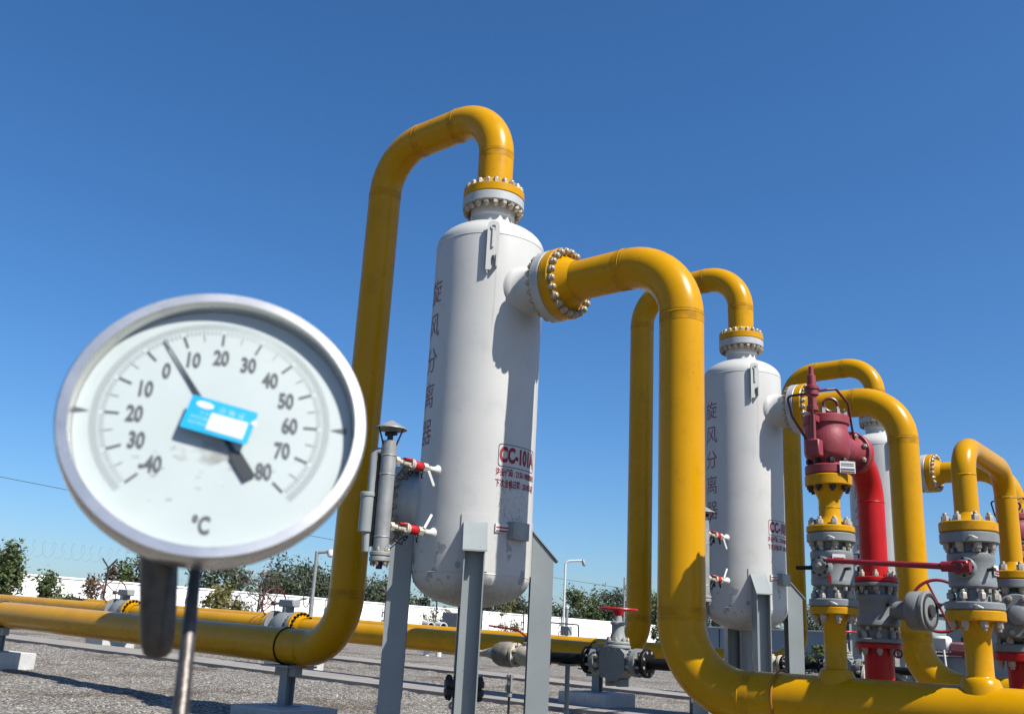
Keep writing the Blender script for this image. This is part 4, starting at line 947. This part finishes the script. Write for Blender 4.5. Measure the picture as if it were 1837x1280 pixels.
# ---------------------------------------------------------------- back right: cladding, building, actuator
t = thing('low_building', 'low blue-grey clad building behind the middle separator legs', 'building', (-24, 46, gz(-24)))
def bbox(t, nm, m, c, sz, rot=0):
    e = V((math.cos(rot), math.sin(rot), 0)); s = V((-math.sin(rot), math.cos(rot), 0)); b = MB(); b.box(c, sz, (e, s, V((0, 0, 1)))); return b.build(nm, m, t, smooth=False)
bbox(t, 'wall', CONT, (-21.6, 47, 1.0), (9.4, 4, 2.0)); bbox(t, 'coping', WHITE, (-21.6, 47, 2.03), (9.6, 4.2, .07))
for i in range(5): bbox(t, 'panel_joint', DKSTEEL, (-25.4 + i * 1.85, 44.99, .98), (.04, .03, 1.96))
t = thing('control_building', 'distant grey building with dark red roof edge behind the red lever valve', 'building', (-12, 66, 0))
bbox(t, 'wall', GREY, (-11, 64, 1.62), (12, 8, 3.24)); bbox(t, 'roof', ROOF, (-11, 64, 3.48), (13, 9, .16)); bbox(t, 'fascia', WHITE, (-11, 64, 3.32), (12.8, 8.8, .14))
for i in range(4): bbox(t, 'window', DKSTEEL, (-15.5 + i * 2.6, 59.97, 1.7), (1.4, .08, 1.2))
t = thing('valve_actuator', 'white and red valve actuator on a grey box behind the yellow elbow', 'actuator', (-6.2, 24.5, 0))
bx, by = -5.83, 21.0
b = MB(); b.box((bx - .1, by + .3, .55), (1.1, .5, 1.1), ch=.02); b.build('cabinet', CONT, t)
b = MB(); b.box((bx - .22, by, 1.34), (.34, .30, .30), ch=.05); b.build('actuator_head', WHITE, t)
b = MB(); b.box((bx + .28, by, 1.28), (.66, .24, .20), ch=.04); b.build('actuator_arm', mat('pale_red_plastic', (.6, .22, .25), .4), t)
b = MB(); b.box((bx + .15, by - .02, 1.15), (.9, .2, .05)); b.build('arm_rail', REDL, t)
b = MB(); b.tube(fillet([(bx - .12, by - .25, 1.22), (bx - .08, by - .3, .8), (bx - .2, by - .3, .4), (bx - .2, by - .3, .1)], .1, 6), .022, 10); b.build('conduit', WHITE, t)
b = MB(); b.cyl((bx + .1, by - .3, .45), (bx + .5, by - .35, .35), .07, n=16); b.lathe([(0, -.05), (.11, -.05), (.11, .05), (0, .05)], (bx + .5, by - .35, .35), (1, 0, 0), 16); b.lathe([(0, 0), (.06, 0), (.06, .3), (0, .3)], (bx + .15, by - .3, .42), (-.3, 0, 1), 14); b.build('fittings', CREAM, t)

# ---------------------------------------------------------------- vegetation
def leaves(mb, c, rx, ry, rz, N, size, clumps=18, droop=0.0, seed=0, hollow=0.35):
    rn = random.Random(seed); cl = []
    for _ in range(clumps):
        while True:
            p = V((rn.uniform(-1, 1), rn.uniform(-1, 1), rn.uniform(-1, 1)))
            if hollow < p.length < 1: break
        cl.append((V((p.x * rx, p.y * ry, p.z * rz)), rn.uniform(.22, .42)))
    for _ in range(N):
        q, sr = rn.choice(cl); d = V((rn.gauss(0, 1), rn.gauss(0, 1), rn.gauss(0, 1))) * .55
        p = c + q + V((d.x * rx, d.y * ry, d.z * rz)) * sr
        u = V((rn.gauss(0, 1), rn.gauss(0, 1), rn.gauss(0, .8))).normalized(); v = u.cross(V((rn.gauss(0, 1), rn.gauss(0, 1), rn.gauss(0, 1)))).normalized()
        s = size * .78 * rn.uniform(.6, 1.4); a = u * s; b_ = v * s * .42
        mb.add([p - a, p - a * .1 + b_, p + a, p - a * .1 - b_], [[0, 1, 2, 3]])
def tree(name, label, cat, x, y, h, r, kind=LF_D, seed=0, N=1500, size=.17, trunk=.12, cz=.60, rzf=.42, group=None, base=None, sparse=False):
    zg = gz(x) if base is None else base; rn = random.Random(seed + 99)
    t = thing(name, label, cat, (x, y, zg), group); o = V((x, y, zg))
    b = MB(); top = V((x + rn.uniform(-.2, .2), y, zg + h * .85)); b.tube([o - V((0, 0, .1)), o.lerp(top, .4) + V((.08, -.05, 0)), top], trunk, 8, radii=[trunk, trunk * .7, trunk * .15])
    for i in range(9 if not sparse else 22):
        k = rn.uniform(.15, .8); p = o.lerp(top, k); a = rn.uniform(0, 6.28); L = r * rn.uniform(.5, 1.0)
        q = p + V((math.cos(a) * L, math.sin(a) * L, h * rn.uniform(.1, .3))); m_ = p.lerp(q, .5) + V((0, 0, -.05 * h))
        b.tube([p, m_, q], .03, 6, radii=[trunk * .4, trunk * .25, trunk * .06])
        if sparse:
            for _ in range(4):
                k2 = rn.uniform(.3, 1); p2 = p.lerp(q, k2); q2 = p2 + V((rn.uniform(-1, 1), rn.uniform(-1, 1), rn.uniform(.3, 1.2))) * r * .35; b.tube([p2, q2], .012, 5, radii=[trunk * .14, trunk * .04])
    b.build('trunk', BARK, t)
    b = MB(); leaves(b, o + V((0, 0, h * cz)), r, r, h * rzf, int(N * 1.6), size, clumps=max(8, int(N / 70)), seed=seed); b.build('crown', kind, t, smooth=False)
    return t
# rays through the photo give these bearings; each plant stands at its own real distance
def at(px, X):
    q = CR @ V(((px - 918.5), 0.0, -1712.635)); # bearing along the middle row
    # use a row near the horizon so that the roll is taken into account
    yh = 1142 + .0525 * (px - 918.5); q = CR @ V(((px - 918.5), -(yh - 640), -1712.635)); k = X / q.x
    return q.x * k, q.y * k
grp_w = 'trees beyond the white wall'
specs = [  # px, X, height, radius, material, label, N, size
    (535, -52, 4.9, 2.6, LF_D, 'dense round dark tree behind the camera mast', 5200, .17),
    (500, -50, 4.0, 1.3, LF_D, 'narrow dark tree at left of the dense round tree', 1000, .18),
    (395, -50, 4.2, 2.0, LF_D, 'dark tree showing below the gauge right of its stem', 1700, .18),
    (690, -56, 4.8, 2.2, LF_D, 'dark tree between the nearest riser and separator leg', 3000, .17),
    (655, -54, 4.3, 1.6, LF_D, 'dark tree mostly hidden behind the nearest riser', 1200, .2),
    (745, -54, 3.9, 1.6, LF_D, 'low dark tree just right of the nearest left leg', 1100, .18),
    (900, -52, 4.4, 1.9, LF_D, 'dark tree under the rounded bottom of nearest separator', 1500, .18),
    (940, -50, 4.0, 1.6, LF_D, 'dark tree behind the nearest right leg', 1300, .18),
    (1000, -52, 4.1, 1.7, LF_D, 'low dark tree left of the lamp post', 1500, .18),
    (1040, -53, 5.3, 1.8, LF_M, 'bright green feathery tree right of the lamp post', 2400, .18),
    (1090, -52, 5.4, 2.0, LF_D, 'tall bushy tree behind the thin utility pole', 3600, .17),
    (1175, -44, 5.0, 1.5, LF_M, 'leafy tree in the gap between two yellow risers', 2200, .18),
    (1260, -44, 4.6, 1.9, LF_D, 'dark tree behind the thick yellow riser', 1200, .2),
    (1390, -46, 5.0, 2.2, LF_D, 'dark tree behind the middle separator legs', 1600, .2),
    (1455, -40, 5.6, 1.9, LF_D, 'dark tree left of the ball valve branch', 2000, .2),
    (1530, -44, 4.6, 2.0, LF_D, 'dark tree hidden behind the red discharge pipe', 1200, .2),
    (-4, -38.9, 3.5, .62, LF_M, 'dark leafy tree before the wall at left photo edge', 2600, .12),
    (232, -48, 3.9, 1.0, LF_M, 'small green treetop over the wall left of the gauge bracket', 700, .15),
    (190, -48, 3.6, 1.0, LF_R, 'small reddish treetop over the wall at left', 600, .15),
]
for i, (px, X, h, r, mt, lb, N, sz) in enumerate(specs):
    x, y = at(px, X); tree('leafy_tree', lb, 'tree', x, y, h - .62 + (0 if X > -46 else .3), r, mt, 20 + i, N, sz, group=grp_w if i < 16 else None)
x, y = at(458, -40.2); tree('bare_tree', 'nearly bare thin tree before the wall under the gauge', 'tree', x, y, 3.6, 1.3, LF_R, 71, 160, .11, trunk=.07, sparse=True)
shr = [(85, -37.6, 1.85, .62, LF_M, 'green shrub before the wall at far left', 1400), (165, -38.6, 2.1, .8, LF_R, 'sparse reddish shrub behind the left handwheel', 420), (388, -36, 2.05, .85, LF_Y, 'olive shrub right of the gauge stem', 1300),
       (785, -37, 2.2, .75, LF_Y, 'thin olive shrub under the nearest separator', 320), (912, -37, 2.5, .8, LF_Y, 'thin olive shrub above the small red-lever valve', 300), (1450, -18, 1.3, 1.0, LF_M, 'green shrub at the foot of the blue-grey building', 900),
       (1183, -30, 2.2, .6, LF_M, 'slender green shrub between the two yellow risers', 600)]
for i, (px, X, h, r, mt, lb, N) in enumerate(shr):
    x, y = at(px, X); tree('shrub', lb, 'shrub', x, y, h, r, mt, 50 + i, N, .12, trunk=.04, cz=.55, rzf=.45, sparse=(N < 500), group='shrubs before the wall')

# ---------------------------------------------------------------- thermometer in the foreground
GD = 0.160   # outer diameter of the bezel
def px_point(px, py, dist):
    q = CR @ V((px - 918.5, -(py - 640), -1712.635)); q.normalize(); return q * dist + V((0, 0, H))
gdist = 0.535
gc = px_point(391.1, 744.6, gdist)
toc = (V((0, 0, H)) - gc); th0 = math.atan2(toc.y, toc.x)
gaz = th0 + R_(-2); gel = R_(16.4)
gn = V((math.cos(gel) * math.cos(gaz), math.cos(gel) * math.sin(gaz), math.sin(gel)))
gu = (V((0, 0, 1)) - gn * gn.z).normalized(); gx = gu.cross(gn).normalized()
roll = R_(1.4); gx, gu = gx * math.cos(roll) + gu * math.sin(roll), gu * math.cos(roll) - gx * math.sin(roll)
base = V((gc.x, gc.y, 0))
t = thing('thermometer', 'round steel dial thermometer with blue sticker in the left foreground', 'thermometer', base)
Rg = GD / 2
b = MB(); b.lathe([(Rg * .905, -.0122), (Rg * .91, -.002), (Rg * .918, 0), (Rg * .985, 0), (Rg, -.0018), (Rg, -.012), (Rg * .985, -.0150), (Rg * .955, -.0155), (Rg * .955, -.026), (Rg * .93, -.030), (0, -.031)], gc, gn, 128); b.build('case', INOX, t)
Rd = Rg * .903; dc = gc - gn * .0098
b = MB(); b.lathe([(0, 0), (Rd, 0), (Rd, -.001), (0, -.001)], dc, gn, 128); D = b.build('dial', DIAL, t)
dc = dc - gx * .0022 + gu * .0016
def pt(ang, rad, h=0.0004): return dc + (gx * math.sin(ang) + gu * math.cos(ang)) * (rad * Rd) + gn * h
def tick(mb, ang, r0, r1, w0, w1=None, h=0.0004):
    w1 = w0 if w1 is None else w1; dr = gx * math.sin(ang) + gu * math.cos(ang); tr = gx * math.cos(ang) - gu * math.sin(ang)
    a, c_ = dc + dr * (r0 * Rd) + gn * h, dc + dr * (r1 * Rd) + gn * h
    mb.add([a - tr * w0, a + tr * w0, c_ + tr * w1, c_ - tr * w1], [[0, 1, 2, 3]])
def ang_t(T): return R_((T - 20) * 2.25)
b = MB()
for T in range(-40, 81, 10): tick(b, ang_t(T), .665, .77, .00062)
b.build('major_scale', INK, D, smooth=False)
b = MB()
for T in range(-40, 81):
    if T % 10 == 0: continue
    if T % 5 == 0: tick(b, ang_t(T), .70, .80, .00022)
    else: tick(b, ang_t(T), .76, .80, .00018)
for T in range(-80, 161): tick(b, ang_t(T / 2), .81, .865, .00012)
b.build('minor_scale', INKG, D, smooth=False)
b = MB()
for sg in (-1, 1):
    a = R_(90) * sg; tick(b, a, .875, .995, .0001, .0021)
b.build('limit_marks', INK, D, smooth=False)
for T in range(-40, 81, 10):
    b = MB(); s_ = ('-' if T == -40 else '') + str(abs(T)); a = ang_t(T); rr = .56 if abs(T - 20) > 25 else .545
    flat_text(b, s_, .0132, pt(a, rr), gx, gu, xs=.64, bold=.00045); b.build('numeral', INKG if False else INK, D, smooth=False)
b = MB(); flat_text(b, '°C', .0132, pt(R_(180), .84), gx, gu, xs=.64, bold=.00045); b.build('unit_mark', INK, D, smooth=False)
b = MB(); o = dc + gn * .0005 - gu * (.26 * Rd) - gx * (.03 * Rd)
b.poly([(.016 * math.cos(q * math.pi / 12) * (1 + .25 * math.sin(q * 2.3)), .007 * math.sin(q * math.pi / 12) * (1 + .3 * math.cos(q * 1.7))) for q in range(24)], o, gx, gu, .00003); b.build('dial_smudge', SMUDGE, D, smooth=False)
for q in range(14):
    b = MB(); rn_ = random.Random(q); o = dc + gn * .0005 + (gx * rn_.uniform(-.75, .75) + gu * rn_.uniform(-.8, -.3)) * Rd * .9
    b.poly([(.0030 * rn_.uniform(.4, 1) * math.cos(k * math.pi / 5), .0012 * rn_.uniform(.4, 1) * math.sin(k * math.pi / 5)) for k in range(10)], o, gx, gu, .00003); b.build('dial_speck', SMUDGE, D, smooth=False)
# pointer
a = ang_t(5.2); dr = gx * math.sin(a) + gu * math.cos(a); tr = gx * math.cos(a) - gu * math.sin(a); o = dc + gn * .0013
b = MB(); b.poly([(-.0002, .79 * Rd), (-.0013, .0), (-.0013, -.30 * Rd), (-.0034, -.34 * Rd), (-.0034, -.55 * Rd), (.0034, -.55 * Rd), (.0034, -.34 * Rd), (.0013, -.30 * Rd), (.0013, 0), (.0002, .79 * Rd)], o, tr, dr, .0005); b.build('pointer', mat('pointer_black', (.012, .012, .014), .5), t, smooth=False)
b = MB(); b.lathe([(0, 0), (.005, 0), (.005, .005), (0, .005)], dc, gn, 24); b.build('pivot', INOX, t)
gl = gc - gn * .0035
b = MB(); b.lathe([(0, 0), (Rd, 0)], gl, gn, 96); b.build('glass', GLASS, t)
# sticker on the glass
sa = R_(-13); sx = gx * math.cos(sa) + gu * math.sin(sa); sy = gu * math.cos(sa) - gx * math.sin(sa)
so_ = gl + gn * .0003 + gx * .0010 - gu * .0008
def rect(w_, h_, r=.0012):
    p = []
    for cx, cy, a0 in ((1, 1, 0), (-1, 1, 90), (-1, -1, 180), (1, -1, 270)):
        for k in range(4): an = R_(a0 + 30 * k); p.append((cx * (w_ - r) + r * math.cos(an), cy * (h_ - r) + r * math.sin(an)))
    return p
b = MB(); b.poly(rect(.0180, .0102), so_, sx, sy, .00012); K = b.build('sticker', CYAN, t, smooth=False)
b = MB(); b.poly(rect(.0100, .0052, .0003), so_ + gn * .0002 + sx * .0048 - sy * .0026, sx, sy, .0001); b.build('sticker_label', PAPER, K, smooth=False)
b = MB(); b.poly([(.0048 * math.cos(q * math.pi / 16), .0021 * math.sin(q * math.pi / 16)) for q in range(32)], so_ + gn * .0002 - sx * .0098 + sy * .0058, sx, sy, .0001); b.build('sticker_logo', PAPER, K, smooth=False)
b = MB(); flat_text(b, '合 格 证', .0040, so_ + gn * .0003 + sx * .0050 + sy * .0051, sx, sy); b.build('sticker_title', CYANL, K, smooth=False)
b = MB(); flat_text(b, '检 定', .0022, so_ + gn * .0003 - sx * .0085 + sy * .0008, sx, sy); flat_text(b, '有效日期', .0024, so_ + gn * .0003 - sx * .0105 - sy * .0025, sx, sy); flat_text(b, '检定单位', .0024, so_ + gn * .0003 - sx * .0105 - sy * .0058, sx, sy); b.build('sticker_lines', CYANL, K, smooth=False)
b = MB(); b.poly([(-.0015, -.001), (.0022, -.0018), (.0018, .0005), (.0005, .0022)], so_ + gn * .0003 + sx * .0172 + sy * .0035, sx, sy, .0001); b.build('sticker_tear', PAPER, K, smooth=False)
# stem, joint and post
back = gc - gn * .031
top = px_point(352, 1010, gdist + .018); bot = px_point(322, 1290, gdist - .02); down = (bot - top).normalized()
end = top + down * .22
b = MB(); b.tube([top - down * .01, top, bot, end], .003, 20, radii=[.0030, .0030, .0042, .0052]); b.build('stem', INOXD, t)
b = MB(); b.lathe([(0, 0), (.012, 0), (.012, .02), (0, .02)], end, down, 6); b.cyl(end + down * .02, V((end.x + down.x * .05, end.y + down.y * .05, 0)), .012, n=20); b.build('thermowell', INOXD, t)
jt = px_point(286, 985, gdist + .03); jb = px_point(282, 1182, gdist + .03); jd = (jb - jt).normalized(); jr = toc.normalized(); js = jd.cross(jr).normalized(); L = (jb - jt).length
b = MB(); b.lathe([(0, -.004), (.0098, -.004), (.0098, L * .3), (.0094, L * .6), (.0086, L * .84), (.0072, L * .94), (.0045, L * .985), (0, L)], jt, jd, 40); b.build('swivel_joint', INOXD, t)
print('objects', len(bpy.data.objects))
